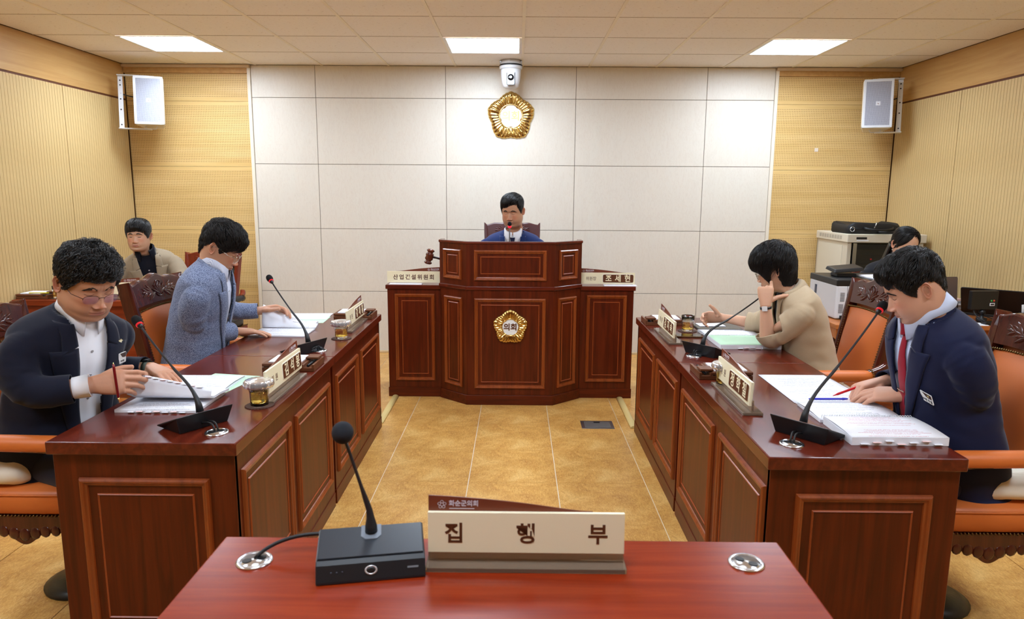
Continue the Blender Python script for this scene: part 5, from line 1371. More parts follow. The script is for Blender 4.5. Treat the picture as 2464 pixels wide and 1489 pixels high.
    for sd in 'RL':
        if not A[sd].get('hand', True): continue
        S, E, Wr = SH[sd]; h = A[sd]
        HV, HFc, tips[sd] = hand_mesh(sd, Wr, h['fdir'], h['ndir'], E, h.get('curl', [(25, 30, 20)] * 4), h.get('spread', .05), h.get('thumb'), P.get('hand_sc', 1.0), h.get('forearm', .08), h.get('fr', (.027, .034, .042)))
        b0 = len(RV); RV = np.concatenate([RV, HV]); F += [tuple(i + b0 for i in f) for f in HFc]; tint = np.concatenate([tint, np.tile([0, 0, .12], (len(HV), 1))])
        # upper arm inside the sleeve joins forearm and trunk
        mb = MB(); Eb = E * .62 + (S + Wr) * .19; mb.tube([S, S * .5 + Eb * .5, Eb], [.036, .030, .018], 12); b0 = len(RV)
        RV = np.concatenate([RV, np.array(mb.v)]); F += [tuple(i + b0 for i in f) for f in mb.f]; tint = np.concatenate([tint, np.zeros((len(mb.v), 3))])
    o = B.obj('person', RV, F, sk); o.location = tuple(B.base)
    at = o.data.color_attributes.new('tint', 'FLOAT_COLOR', 'POINT'); at.data.foreach_set('color', np.concatenate([tint, np.ones((len(tint), 1))], 1).ravel())
    tag(o, label, 'person')
    # ---------------- face details, lying on the head surface
    hb = BVHTree.FromPolygons([tuple(p) for p in V.reshape(-1, 3)], [f for f in ring_faces(nr, N)])
    def onface(x, z, off=0.0):
        h = hb.ray_cast(Vector((x, .3, z)), Vector((0, -1, 0)))
        return V3(x, (h[0].y if h[0] is not None else .08) + off, z)
    bt = P.get('brow', 1.0)
    for sg in (-1, 1):
        top, bot = [], []; rise = P.get('brow_rise', .002)
        for k in range(13):
            u = k / 12; x = sg * (.0125 + .038 * u); zc = .0195 + rise * math.sin(PI * min(1, u * 1.1)) + .0035 * u * (1 - u) * 4 - .0035 * u ** 2 - P.get('frown', 0) * .004 * (1 - u)
            th = .0048 * bt * (math.sin(PI * (.10 + .82 * u)) ** .6) * (1 - .45 * u)
            top.append(H(onface(x, zc + th, .0009))); bot.append(H(onface(x, zc - th, .0009)))
        rb = np.random.default_rng(P['seed'] * 7 + sg); EV, EF = [], []
        for q in range(260 if hi else 120):
            u = rb.uniform(0, 1) * 11.99; i0 = int(u); f_ = u - i0; v_ = rb.beta(2, 2)
            a_ = (top[i0] * (1 - f_) + top[i0 + 1] * f_) * v_ + (bot[i0] * (1 - f_) + bot[i0 + 1] * f_) * (1 - v_)
            dr = unit(top[min(i0 + 1, 12)] - top[max(i0 - 1, 0)] + (HF[:, 2] * .004 * (1.2 - u / 8)))
            ln = rb.uniform(.005, .009); wd2 = HF[:, 2] * (.00075 if hi else .0011)
            k_ = len(EV); EV += [a_ - wd2, a_ + wd2, a_ + dr * ln * .6 + wd2 * .8 + HF[:, 1] * .0007, a_ + dr * ln * .6 - wd2 * .8 + HF[:, 1] * .0007, a_ + dr * ln + HF[:, 1] * .0002]
            EF += [(k_, k_ + 1, k_ + 2, k_ + 3), (k_ + 3, k_ + 2, k_ + 4)]
        B.obj('eyebrow', EV, EF, M_brow, o)
        pts = []; opn = P.get('eyes') == 'open'
        for k in range(15):
            u = -1 + 2 * k / 14; ax_ = .0315 + .0145 * u; z = (-.0018 + .0012 * u * u) if opn else (-.0050 + .0052 * u * u)
            pts.append(H(onface(sg * ax_, z, .0003)))
        mb = MB().tube(pts, [.0003 + .00055 * math.sin(PI * (k + .5) / 15) for k in range(15)], 6); B.mbobj('eyelashes', mb, M_lash, o)
        if opn:
            nn = 18; vv = [H(onface(sg * (.0315 + .0118 * math.cos(2 * PI * k / nn)), -.0022 + .0024 * math.sin(2 * PI * k / nn), .0007)) for k in range(nn)]
            B.obj('eye', vv, [tuple(range(nn))], M_eye, o)
    # ---------------- hair
    build_hair(B, o, P, V, Vb, ph, H, HF, hs, N, hi)
    # ---------------- glasses
    if P.get('glasses'): build_glasses(B, o, P['glasses'], H, HF, onface)
    # ---------------- clothes
    n = 112; nz = 64; off = P.get('coat_off', .012)
    ssr = np.concatenate([np.linspace(P.get('hem', -.02), .84, 46), np.linspace(.855, 1.015, 18)])
    TV = np.stack([torso_ring(s, off, n, .82) for s in ssr])
    wv = TV.reshape(-1, 3); am = P.get('wrinkle', .0055)
    nrm = wv - np.repeat(np.stack([spine(min(s, 1)) for s in ssr]), n, axis=0); nrm /= np.linalg.norm(nrm, axis=1)[:, None]
    fade = np.repeat(np.clip((1.0 - ssr) / .12, 0, 1), n)
    sv = np.tile(np.arange(n), len(ssr))
    wv = wv + nrm * (am * (smooth_noise(wv, (7, 7, 16), P['seed']) + .6 * smooth_noise(wv, (16, 16, 30), P['seed'] + 3)) * fade)[:, None]
    TV = wv.reshape(len(ssr), n, 3)
    tf = ring_faces(len(ssr), n)
    tb = BVHTree.FromPolygons([tuple(p) for p in wv], tf)
    aC, bC, cC = frame_at(.92)
    def proj(lx, lz, o_=0.0):
        p = Nk + aC * lx + cC * lz + bC * .45; h = tb.ray_cast(Vector(p), Vector(-bC))
        if h[0] is None:
            h = tb.find_nearest(Vector(Nk + aC * lx + cC * lz + bC * .06))
        return np.array(h[0]) + bC * o_
    J = P['coat']; wt, wb, Lv, cx = J.get('vtop', .070), J.get('vbot', .006), J.get('vlen', .36), J.get('vshift', 0.0)
    cm = J['mat']; UB = MB(); UB.add(wv, [f[::-1] for f in tf] + [tuple(range(n)), tuple((len(ssr) - 1) * n + j for j in range(n))[::-1]]); cuts = []; lines = []
    # sleeves
    for sd, sg in (('R', 1), ('L', -1)):
        S, E, Wr = SH[sd]; h = A[sd]; r0, r1, r2 = h.get('sleeve', P.get('sleeve', (.066, .055, .043))); cuff = h.get('cuff', .012)
        Wc = Wr + unit(E - Wr) * cuff
        S0 = S - aS * sg * .070 + cS * .022
        pth = [S0, S] + [np.array(q) for q in bez(S * .82 + E * .18, S * .25 + E * .75, E * .75 + Wc * .25, E * .25 + Wc * .75, 16)] + [Wc]
        # bezier rounds the elbow
        pth = np.array(pth); seg = np.r_[0, np.linalg.norm(np.diff(pth, axis=0), axis=1).cumsum()]; tt = np.linspace(0, seg[-1], 46)
        pp = np.stack([np.interp(tt, seg, pth[:, i]) for i in range(3)], 1)
        for _ in range(9): pp[1:-1] = .25 * pp[:-2] + .5 * pp[1:-1] + .25 * pp[2:]
        u = tt / tt[-1]; L1 = np.linalg.norm(E - S) / (np.linalg.norm(E - S) + np.linalg.norm(Wc - E)); ue = .10 + .88 * L1
        rad = np.interp(u, [0, .06, .14, .35, ue, .87, 1], [.044 * r0 / .066, r0 * .86, r0 * .98, r0 * .96, r1, r2 * 1.06, r2])
        m_ = 30; rg = []; up = None; bend = unit(E - (S + Wr) / 2); inner = -bend
        for i, c in enumerate(pp):
            t = unit(pp[min(i + 1, 45)] - pp[max(i - 1, 0)]); a_ = unit(np.cross(t, bend)) if np.linalg.norm(np.cross(t, bend)) > .05 else aS; b_ = np.cross(a_, t)
            row = []
            for k2 in range(m_):
                an = 2 * PI * k2 / m_; d = a_ * math.cos(an) + b_ * math.sin(an)
                inn = max(0, np.dot(d, inner)); fold = 1 + h.get('folds', .07) * math.sin(u[i] * 62 + 2.2 * math.sin(an * 1 + P['seed']) + sg) * math.exp(-((u[i] - ue) / .17) ** 2) * (.35 + .65 * inn)
                fold += .016 * math.sin(u[i] * 38 + an + P['seed']) * math.exp(-((u[i] - .88) / .12) ** 2) * (u[i] < .97)
                fold += h.get('crease', .060) * mnoise.noise(Vector((an * .9 + u[i] * 5, u[i] * 24 + math.sin(an + P['seed']) * 1.6, P['seed'] * 1.3 + sg))) * (.35 + math.exp(-((u[i] - ue) / .2) ** 2) + .7 * math.exp(-((u[i] - .12) / .10) ** 2))
                fold += .022 * mnoise.noise(Vector((an * 1.1, u[i] * 9, P['seed'] * 3.1 + sg)))
                row.append(c + d * rad[i] * fold)
            rg.append(row)
        c0 = pp[0] - unit(pp[1] - pp[0]) * .012; rg = [[c0 + (np.array(q) - pp[0]) * .55 for q in rg[0]]] + rg
        UB.loft([[tuple(q) for q in row] for row in rg], True, True); tq = unit(pp[-1] - pp[-3]); cuts.append((pp[-1] - tq * .007, tq)); lines.append((pp[12:], rad[12:]))
        if h.get('shirt_cuff'):
            cu, rc = h['shirt_cuff']; e = Wr + unit(Wr - E) * cu; t = unit(Wr - E); a_ = unit(np.cross(t, V3(0, 0, 1))); b_ = np.cross(a_, t); rg2 = []
            for f, r_ in ((-.05, rc * .93), (0, rc), (.0 + cu * .5, rc * 1.02), (cu, rc), (cu, rc * .88), (cu - .03, rc * .85)):
                q = Wr + t * (f - .01); rg2.append([tuple(q + a_ * r_ * math.cos(2 * PI * k2 / 28) * 1.05 + b_ * r_ * .9 * math.sin(2 * PI * k2 / 28)) for k2 in range(28)])
            B.mbobj('shirt_cuff', MB().loft(rg2, False, False), J['shirt'], o)
    UV_, UF = sub_obj(UB.v, UB.f, P.get('vox', .0052), 3, .5)
    def killed(wv):
        rel = wv - Nk; lx, ly, lz = rel @ aC, rel @ bC, rel @ cC
        k_ = (ly > 0) & (lz > -Lv) & (np.abs(lx - cx * np.clip(-lz / Lv, 0, 1)) < wb + (wt - wb) * np.clip(1 + lz / Lv, 0, 1.3) - .004)
        # only the chest itself opens, not a sleeve crossing in front of it
        for i in np.nonzero(k_)[0]:
            h_ = tb.find_nearest(Vector(wv[i]))
            if h_[0] is None or h_[3] > .016: k_[i] = False; continue
            for lp, lr in lines:
                dd_ = np.linalg.norm(lp - wv[i], axis=1); j_ = int(np.argmin(dd_))
                if dd_[j_] < lr[j_] * 1.18: k_[i] = False
        ck = spine(1.0); rr = np.hypot((wv - ck) @ aC, ((wv - ck) @ bC) * 1.05); k_ |= (rr < J.get('hole', .078)) & (lz > -.05)
        return k_
    kl = killed(UV_); kf = [f for f in UF if not any(kl[i] for i in f)]
    for c_, t_ in cuts:
        sd2 = (UV_ - c_) @ t_; out = (sd2 > 0) & (np.linalg.norm(UV_ - c_, axis=1) < .10); kf = [f for f in kf if not all(out[i] for i in f)]; UV_[out] -= np.outer(sd2[out], t_)
    kf = [f for f in kf]; us = sorted({i for f in kf for i in f}); mp = {q: i for i, q in enumerate(us)}
    co = B.obj(J.get('name', 'jacket'), UV_[us], [tuple(mp[i] for i in f) for f in kf], cm, o); P['coat_obj'] = co
    sd_ = co.modifiers.new('thickness', 'SOLIDIFY'); sd_.thickness = .003; sd_.offset = -1
    # lapels and collar
    def strip(name, rows, m, parent, thick=.0035):
        nr_, nc_ = len(rows), len(rows[0]); V_ = [p for r in rows for p in r]; ob = B.obj(name, V_, ring_faces(nr_, nc_, False), m, parent)
        if thick: q = ob.modifiers.new('thickness', 'SOLIDIFY'); q.thickness = thick; q.offset = 0
        return ob
    if J.get('lapel', True):
        lwid = J.get('lapel_w', .078); tn = 1 - J.get('notch', .066) / Lv
        def relax(rows, n_=5):
            R_ = np.array(rows)
            for _ in range(n_):
                R_[1:-1] = .25 * R_[:-2] + .5 * R_[1:-1] + .25 * R_[2:]; R_[:, 1:-1] = .2 * R_[:, :-2] + .6 * R_[:, 1:-1] + .2 * R_[:, 2:]
            return [list(r) for r in R_]
        for sg in (-1, 1):
            def inner(t): return (sg * (wb + (wt - wb) * t) + cx * (1 - t), -Lv + Lv * t * 1.0)
            rows = []
            for k in range(27):
                t = (tn - .012) * k / 26; x0, z0 = inner(t); wd_ = .006 + lwid * min(1, t / (tn - .012)) ** .85
                rows.append([proj(x0 + sg * (wd_ * q - .008), z0 - .010 * q * max(0, k / 26 - .6) / .4, .0060 + .005 * math.sin(PI * q) ) for q in np.linspace(0, 1, 8)])
            strip('lapel', relax(rows), cm, co)
            rows = []
            for k in range(13):
                t = tn + (1 - tn) * k / 12; x0, z0 = inner(t); wd_ = lwid * (.66 - .16 * k / 12)
                rows.append([proj(x0 + sg * (wd_ * q - .008), z0 - .020 * q * (1 - k / 12) - .004 * q, .0070 + .004 * math.sin(PI * q)) for q in np.linspace(0, 1, 7)])
            strip('collar', relax(rows), cm, co)
        rows = []; cN = spine(1.0)
        for k in range(33):
            al = math.radians(62 + (360 - 124) * k / 32); sn, cs = math.sin(al), math.cos(al); back = max(0, -cs)
            i_ = cN + aC * .066 * sn + bC * .062 * cs + cC * (.006 + .022 * back); o_ = cN + aC * .098 * sn + bC * (.090 if cs < 0 else .090) * cs + cC * (-.020 - .010 * back)
            md_ = (i_ * .5 + o_ * .5) + cC * .010 + aC * .006 * sn + bC * .006 * cs
            rows.append([i_ - cC * .02, i_, md_, o_])
        strip('collar_back', rows, cm, co)
    # shirt front, collar, tie
    if J.get('shirt'):
        sm = J['shirt']; rows = []
        for z in np.linspace(.015, -Lv - .05, 30): rows.append([proj(x + cx * min(1, max(0, -z / Lv)), z, -.010 + (.0016 if abs(x) < .016 else 0)) for x in np.linspace(-wt - .06, wt + .06, 31)])
        so = strip('shirt', rows, sm, o, 0)
        # placket buttons
        if J.get('shirt_buttons', True) and not J.get('tie'):
            for z in np.arange(-.095, -Lv, -.085):
                p = proj(cx * min(1, -z / Lv), z, -.0075); q = Vector(bC).to_track_quat('Z', 'Y').to_matrix()
                B.mbobj('button', MB().lathe([(.0055, 0), (.0055, .0015), (.004, .002), (0, .0015)], 12, p, ax=q, cap=False), mat('shirt_button', (170, 168, 172), .3), so)
        if J.get('collar', True):
            fl = J.get('flare', .012); gap = J.get('gap', 7); cN = spine(1.0) + cC * J.get('collar_lift', .020); nk = unit(HC - cN) * .45 + cC * .55; nk = unit(nk); rows = []
            rx, ry = J.get('collar_r', (.059, .060)); drop = J.get('drop', .056)
            for k in range(61):
                al = math.radians(gap + (360 - 2 * gap) * k / 60); sn, cs = math.sin(al), math.cos(al); fr = max(0, (cs - .25) / .75)
                op = J.get('open', 0) * fr
                c_st = cN + aC * (rx * sn * (1 + op)) + bC * ry * cs; top = c_st + nk * (.036 - .016 * fr) + aC * sn * .001
                o1 = cN + aC * (rx + .010) * sn * (1 + op) + bC * (ry + .010) * cs + nk * (.028 - .016 * fr)
                low = cN + aC * ((rx + fl) * sn * (1 + op * 1.2) + np.sign(sn) * .007 * fr ** 2) + bC * (ry + fl + .005) * cs - cC * (.006 + .9 * (fl - .012) + (drop + .002) * fr ** 1.6)
                if fr > .15:
                    r3 = low - Nk; q = proj(r3 @ aC, r3 @ cC, -.003); low = low + bC * max(0, (q - low) @ bC)
                    m3 = o1 * .5 + low * .5 - Nk; q = proj(m3 @ aC, m3 @ cC, -.002); mid = o1 * .5 + low * .5; mid = mid + bC * max(0, (q - mid) @ bC)
                else: mid = o1 * .45 + low * .55
                rows.append([c_st - cC * .02, c_st, top, o1, mid, low])
            R_ = np.array(rows)
            for _ in range(6): R_[1:-1, 3:] = .25 * R_[:-2, 3:] + .5 * R_[1:-1, 3:] + .25 * R_[2:, 3:]
            strip('shirt_collar', [list(r) for r in R_], sm, so, .0022)
        if J.get('tie'):
            tm = J['tie']; rows = []
            for z in np.linspace(-.002, -.040, 8):
                w_ = .019 - .007 * (-z - .002) / .038; rows.append([proj(x * w_, z, .008 + .006 * (1 - x * x)) for x in np.linspace(-1, 1, 9)])
            ko = strip('tie', rows, tm, o, .004)
            rows = []
            for z in np.linspace(-.038, -Lv - .04, 24):
                w_ = .0125 + .028 * min(1, (-z - .038) / .34); rows.append([proj(x * w_ + cx * min(1, -z / Lv), z, -.003 + .004 * (1 - x * x)) for x in np.linspace(-1, 1, 9)])
            strip('tie_blade', rows, tm, ko, .002)
    P['proj'] = proj; P['frame'] = (Nk, aC, bC, cC); P['tips'] = tips; P['SH'] = SH; P['B'] = B; P['o'] = o; P['H'] = H
    if J.get('pin'):
        px, pz = J['pin']; p = proj(px, pz, .0105); M = np.stack([aC, cC, bC], 1); mb = MB()
        def star(r, h): return [tuple(p + aC * r * (1 + .22 * math.cos(5 * t)) * math.sin(t) + cC * r * (1 + .22 * math.cos(5 * t)) * math.cos(t) + bC * h) for t in [2 * PI * k / 40 for k in range(40)]]
        mb.loft([star(.0078, 0), star(.0078, .0012), star(.0055, .0025)], False, True, 0, False); mb.f = [f[::-1] for f in mb.f]
        B.mbobj('lapel_pin', mb, mat('pale_gold_pin', (232, 220, 176), .3, .7), co)
    # trousers
    if P.get('trousers', True):
        tm = P.get('trouser_mat') or cm; mb = MB()
        a0, b0_, c0 = frame_at(0.0)
        for sg in (-1, 1):
            hp = P0 + a0 * sg * .085 + V3(0, 0, .03); kn = hp + fw * P.get('thigh', .40) + a0 * sg * .03 + V3(0, 0, -.01); an = kn + fw * .02 + V3(0, 0, -kn[2] + .10)
            path = bez(hp, hp * .35 + kn * .65, kn * .98, kn * .7 + an * .3, 12)[:-1] + bez(kn * .7 + an * .3, kn * .5 + an * .5, kn * .2 + an * .8, an, 6)
            path = [Vector(q) for q in path]; k_ = len(path)
            mb.tube(path, [np.interp(i / (k_ - 1), [0, .5, .65, 1], [.090, .068, .060, .050]) for i in range(k_)], 18)
        to = B.mbobj('trousers', mb, tm, o)
        for sg in (-1, 1):
            hp = P0 + a0 * sg * .085; kn = hp + fw * P.get('thigh', .40) + a0 * sg * .03; an = V3(kn[0], kn[1], 0) + fw * .02; rg = []
            for f, w_, h_ in ((-.07, .030, .06), (-.05, .036, .085), (.0, .038, .095), (.07, .043, .06), (.13, .045, .045), (.18, .036, .034), (.20, .015, .02)):
                c = an + fw * f; rg.append([tuple(c + a0 * w_ * math.cos(q) + V3(0, 0, .0 + h_ * max(0, math.sin(q)))) for q in [2 * PI * k / 16 for k in range(16)]])
            B.mbobj('shoe', MB().loft(rg), mat('black_shoe', (16, 15, 16), .25), o)
    return P

def build_hair(B, o, P, V, Vb, ph, H, HF, hs, N, hi):
    hp = P['hair']; nr = Vb.shape[0]
    X, Y, Z = Vb[..., 0], Vb[..., 1], Vb[..., 2]
    fa = np.degrees(np.abs(ph))[None, :] * np.ones((nr, 1))
    ang = hp['line']                       # list of (degrees from front, z of the hairline)
    zl = np.interp(fa, [a for a, z in ang], [z for a, z in ang])
    if hp.get('part'): zl = zl + hp['part'] * np.sign(X) * g1(fa - 40, 40)
    dist = Z - zl; top = hp.get('top', .022); side = hp.get('side', .009)
    dist = dist + hp.get('jag', .004) * np.array([mnoise.noise(Vector((math.sin(q) * 9, math.cos(q) * 9, P['seed'] * 2.3))) for q in ph])[None, :]
    rise = np.clip(dist / hp.get('ramp', .030), 0, 1)
    up = np.clip((Z - hp.get('zt0', .02)) / .07, 0, 1)
    T = (side + (top - side) * up) * rise ** hp.get('rpow', .6)
    fr_ = hp.get('fringe', 0.0); T = T + fr_ * g1(fa, 48) * np.clip(dist / .012, 0, 1) * g1(dist, .05)
    Tn = np.array([mnoise.noise(Vector((p[0] * 42, p[1] * 42, p[2] * 42 + P['seed']))) for p in Vb.reshape(-1, 3)]).reshape(nr, N)
    T = T * (1 + hp.get('rough', .18) * Tn)
    c0 = np.array([0, -.010, .005]); Nv = Vb - c0; Nv[..., 2] *= .8; Nv /= np.linalg.norm(Nv, axis=2)[..., None]
    if hp.get('mask') is not None: dist = np.where(hp['mask'](X, Y, Z), dist, -1)
    ok = dist > 0
    base = np.maximum(T * hp.get('capf', .80) - .0008, .0005)
    C = Vb + Nv * base[..., None]
    # head centre vertex cap
    F = []; n = N
    for i in range(nr - 1):
        for j in range(n):
            k = (j + 1) % n
            if ok[i, j] and ok[i, k] and ok[i + 1, j] and ok[i + 1, k]: F.append((i * n + k, i * n + j, (i + 1) * n + j, (i + 1) * n + k))
    CV = C.reshape(-1, 3); ctr = C[0].mean(0) + np.array([0, 0, .0015]); CV = np.concatenate([CV, [ctr]]); F += [(j, (j + 1) % n, nr * n) for j in range(n)]
    used = sorted({i for f in F for i in f}); mp = {q: i for i, q in enumerate(used)}
    ho = B.obj('hair', H(CV[used]), [tuple(mp[i] for i in f) for f in F], M_cap, o)
    # strands, laid along the cap
    bv = BVHTree.FromPolygons([tuple(p) for p in CV], F)
    idx = np.argwhere(ok[:-1]); rg = np.random.default_rng(P['seed'] + 11)
    cnt = hp.get('count', 4200); K = hp.get('k', 8)
    wgt = np.abs(X[idx[:, 0], idx[:, 1]] * 0 + 1.0) * (np.gradient(np.unwrap(ph))[idx[:, 1]])
    wgt = wgt * (.02 + np.hypot(X[idx[:, 0], idx[:, 1]], Y[idx[:, 0], idx[:, 1]])); wgt /= wgt.sum()
    sel = idx[rg.choice(len(idx), cnt, p=wgt)]
    whorl = np.array(hp.get('whorl', (.0, -.055, .115))); flow = np.array(hp.get('flow', (0, .35, 0)))
    pts = np.zeros((cnt, K, 3)); rad = np.zeros((cnt, K))
    lenr = hp.get('len', (.03, .06)); ca, cl = hp.get('curl', (.0, .03)); lift = hp.get('lift', .004)
    for q in range(cnt):
        i, j = sel[q]; p = Vector(CV[i * n + j]); nv = Vector(Nv[i, j]); tz = T[i, j]
        L = rg.uniform(*lenr) * min(1.0, .22 + tz / max(.004, side + .3 * (top - side))); st = L / (K - 1)
        d = Vector(CV[i * n + j] - whorl) + Vector(flow) * .1 + Vector(rg.normal(0, hp.get('mess', .022), 3)); d = d - nv * d.dot(nv); d.normalize()
        side_ = nv.cross(d); ph0 = rg.uniform(0, 6.28); lf = rg.uniform(.2, 1.0) * lift * min(1, tz / .008)
        for k in range(K):
            u = k / (K - 1)
            a = ph0 + u * L / cl * 6.28
            pts[q, k] = p + nv * (.0006 + lf * math.sin(PI * min(1, .15 + u * .85))) + (side_ * math.cos(a) + nv * math.sin(a)) * ca * min(1, u * 2)
            rad[q, k] = hp.get('r', .00055) * (1 - .65 * u)
            p2 = p + d * st + Vector((0, 0, -hp.get('droop', .10) * st)); hit = bv.find_nearest(p2)
            if hit[0] is not None:
                nv2 = hit[1] if hit[1].dot(nv) > 0 else -hit[1]
                over = (hit[0] - p).length < st * .35       # ran past the hairline: hang on
                if over: p = p2 + Vector((0, 0, -st * .2))
                else: p = hit[0]; nv = (nv * .5 + nv2 * .5).normalized()
                d = (p2 - Vector(CV[i * n + j])) * 0 + d; d = d - nv * d.dot(nv)
                if d.length > 1e-6: d.normalize()
    # clumps: strands close in on the lock they belong to
    G_ = max(40, int(cnt * hp.get('clumps', .05))); wk = (hp.get('clump', .6) * np.linspace(0, 1, K) ** 1.0)[:, None]
    roots = pts[:, 0]
    for q in range(G_, cnt):
        g_ = np.argmin(((roots[:G_] - roots[q]) ** 2).sum(1)); pts[q] = pts[q] * (1 - wk) + (pts[g_] + (roots[q] - roots[g_]) * (1 - np.linspace(0, 1, K)[:, None]) * .5) * wk
    W = H(pts.reshape(-1, 3)) - B.base
    cu = bpy.data.hair_curves.new('hair_strands'); cu.add_curves([K] * cnt); cu.materials.append(hp.get('mat', M_hair))
    cu.attributes['position'].data.foreach_set('vector', W.astype(np.float32).ravel())
    ra = cu.attributes.get('radius') or cu.attributes.new('radius', 'FLOAT', 'POINT'); ra.data.foreach_set('value', rad.astype(np.float32).ravel())
    so = bpy.data.objects.new('hair_strands', cu); COL.objects.link(so); so.parent = ho; so['kind'] = 'stuff'
    return ho
def build_glasses(B, o, G, H, HF, onface):
    fm = G['mat']; go = None; n = 30; rings = []
    tilt = G.get('tilt', .10); zc = G.get('z', -.008); w, h = G.get('size', (.0255, .0175)); y0 = G.get('y', .104)
    def P2(x, z): return H(V3(x, y0 - tilt * (z - zc) * -1 * 0 + tilt * (z - zc) - .10 * max(0, abs(x) - .02) - 3.2 * max(0, abs(x) - .03) ** 2, z))
    for sg in (-1, 1):
        ol = []
        for k in range(n + 1):
            a = 2 * PI * k / n; c, s = math.cos(a), math.sin(a); ol.append((sg * (.0335 + w * math.copysign(abs(c) ** .72, c)), zc + h * math.copysign(abs(s) ** .8, s) * (1 if s > 0 else 1.05)))
        pts = [P2(x, z) for x, z in ol]
        full = G.get('full', True); p3 = pts if full else pts[:n // 2 + 1]
        mb = MB().tube(p3, G.get('r', .0012), 8, ends=not full)
        ob = B.mbobj('glasses' if go is None else 'rim', mb, fm, o if go is None else go)
        if go is None: go = ob
        lens = [H(V3(0, 0, 0)) * 0 + p for p in pts[:-1]]
        B.obj('lens', lens, [tuple(range(n))], G['lens'], go)
        # temple arm to the ear
        a0 = P2(sg * (.0335 + w), zc + h * .35); e0 = H(V3(sg * .079, .060, zc + h * .35 + .002)); e1 = H(V3(sg * .0835, .0, .010)); e2 = H(V3(sg * .081, -.022, .004)); e3 = H(V3(sg * .079, -.036, -.018))
        B.mbobj('temple', MB().tube([a0, e0, e1, e2, e3], [.0012, .0011, .0011, .0014, .0014], 8), fm, go)
    B.mbobj('bridge', MB().tube([P2(-.009, zc + h * .4), H(V3(-.004, y0 + .004, zc + h * .55)), H(V3(.004, y0 + .004, zc + h * .55)), P2(.009, zc + h * .4)], .0011, 8), fm, go)
    return go
# ------------------------------------------------------------------ the seven people
NAVY = fabric('navy_wool', (17, 19, 34), (21, 24, 42), 1200)
NAVY2 = fabric('navy_suit', (21, 25, 52), (25, 30, 62), 1200)
ROYAL = fabric('royal_blue_wool', (22, 38, 82), (27, 45, 94), 1200)
TWEED = fabric('grey_blue_tweed', (54, 64, 92), (146, 156, 182), 330)
TAUPE = fabric('taupe_linen', (142, 126, 104), (156, 140, 118), 700)
BEIGE = fabric('beige_twill', (176, 154, 124), (186, 165, 136), 900, .75)
BLACKJ = fabric('black_suit', (20, 21, 27))
SHIRT_W = fabric('white_shirt', (232, 232, 238), None, rough=.7, sheen=.1)
SHIRT_B = fabric('pale_blue_shirt', (196, 208, 236), (204, 216, 242), 900, .7)
POLO = fabric('black_polo', (14, 15, 26))
STRIPE = fabric('striped_shirt', (206, 212, 228), None, rough=.7)
_N, _L, _b = nodes(STRIPE); _w = _N.new('ShaderNodeTexWave'); _w.inputs['Scale'].default_value = 260; _w.bands_direction = 'Y'
_L.new(coords(STRIPE, (1, 1, 1)), _w.inputs['Vector']); _L.new(ramp(STRIPE, _w.outputs['Fac'], [(.45, (226, 229, 240)), (.62, (176, 186, 214))]), _b.inputs['Base Color'])
TIE_R = fabric('red_tie', (138, 18, 38), (150, 24, 44), 900, .5)
TIE_N = fabric('navy_tie', (18, 22, 56), None, rough=.5)
G_SILVER = mat('silver_frame', (200, 198, 192), .2, 1.0); G_DARK = mat('gunmetal_frame', (70, 52, 56), .25, .9)
LENS = mat('clear_lens', (255, 255, 255), .0, alpha=.10, spec=.5)
LENS_V = mat('violet_lens', (120, 96, 176), .0, alpha=.26, spec=.5)
LENS_G = mat('grey_lens', (120, 140, 150), .02, alpha=.35, spec=.6)
def L(*a): return list(a)
FADE = [(0, .060), (25, .058), (45, .052), (58, .030), (70, .004), (80, -.010), (88, .012), (104, .030), (122, .0), (150, -.050), (180, -.070)]
FULL = [(0, .046), (25, .043), (45, .036), (60, .012), (72, -.014), (80, -.022), (88, .008), (104, .020), (120, -.015), (150, -.065), (180, -.082)]
# 1 curly-haired man, near left
p1 = make_person('man with curly black hair, rimless glasses, navy jacket and open white collar, turning pages', (-1.72, 2.47, .0), dict(
    seed=1, hem=-.12, hand_sc=1.06, skin=('skin_tan', (194, 142, 112)), hi=True, yaw=-17, twist=-4, pelvis=(-1.72, 2.49, .53), neck=(-1.572, 2.455, 1.082), slump=.05, bulk=1.06, belly=.02,
    head=(-1.512, 2.432, 1.194), head_rot=(-32, 23, 2), hscale=(1.03, .97, 1.00), fat=.9, jaw=1.10, frown=1, brow=1.35, brow_rise=.004, stubble=.45, nose=1.12,
    hair=dict(line=FADE, top=.026, side=.0025, ramp=.034, rough=.35, fringe=.006, count=5200, k=16, len=(.035, .065), curl=(.0085, .030), lift=.009, mess=.05, clump=.86, clumps=.045, whorl=(0, -.05, .11), flow=(.25, .5, 0), r=.0010, droop=.3, zt0=.02),
    glasses=dict(mat=G_DARK, lens=LENS_V, full=False, r=.0008, size=(.0250, .0165), z=-.012, y=.103),
    coat=dict(mat=NAVY, shirt=SHIRT_W, vtop=.070, vbot=.036, vlen=.52, vshift=.01, lapel_w=.086, open=.12, gap=15, drop=.060, pin=(-.112, -.075), hole=.074),
    arms=dict(R=dict(wrist=(-1.452, 2.318, .858), elbow=(-1.665, 2.215, .835), fdir=(.94, .26, .06), ndir=(-.15, -.90, .42), curl=[(30, 30, 15), (34, 34, 18), (36, 36, 20), (38, 38, 20)], spread=.03, thumb=((.55, .72, -.42), (.30, .92, -.25), (.05, .98, -.2)), cuff=.055, shirt_cuff=(.0, .044), sleeve=(.069, .060, .049)),
              L=dict(wrist=(-1.475, 2.735, .812), fdir=(.86, -.48, -.16), ndir=(.05, .1, 1), curl=[(14, 16, 8)] * 4, spread=.07, pole=(-.7, .5, -.8), cuff=.015, sleeve=(.069, .059, .047)))))
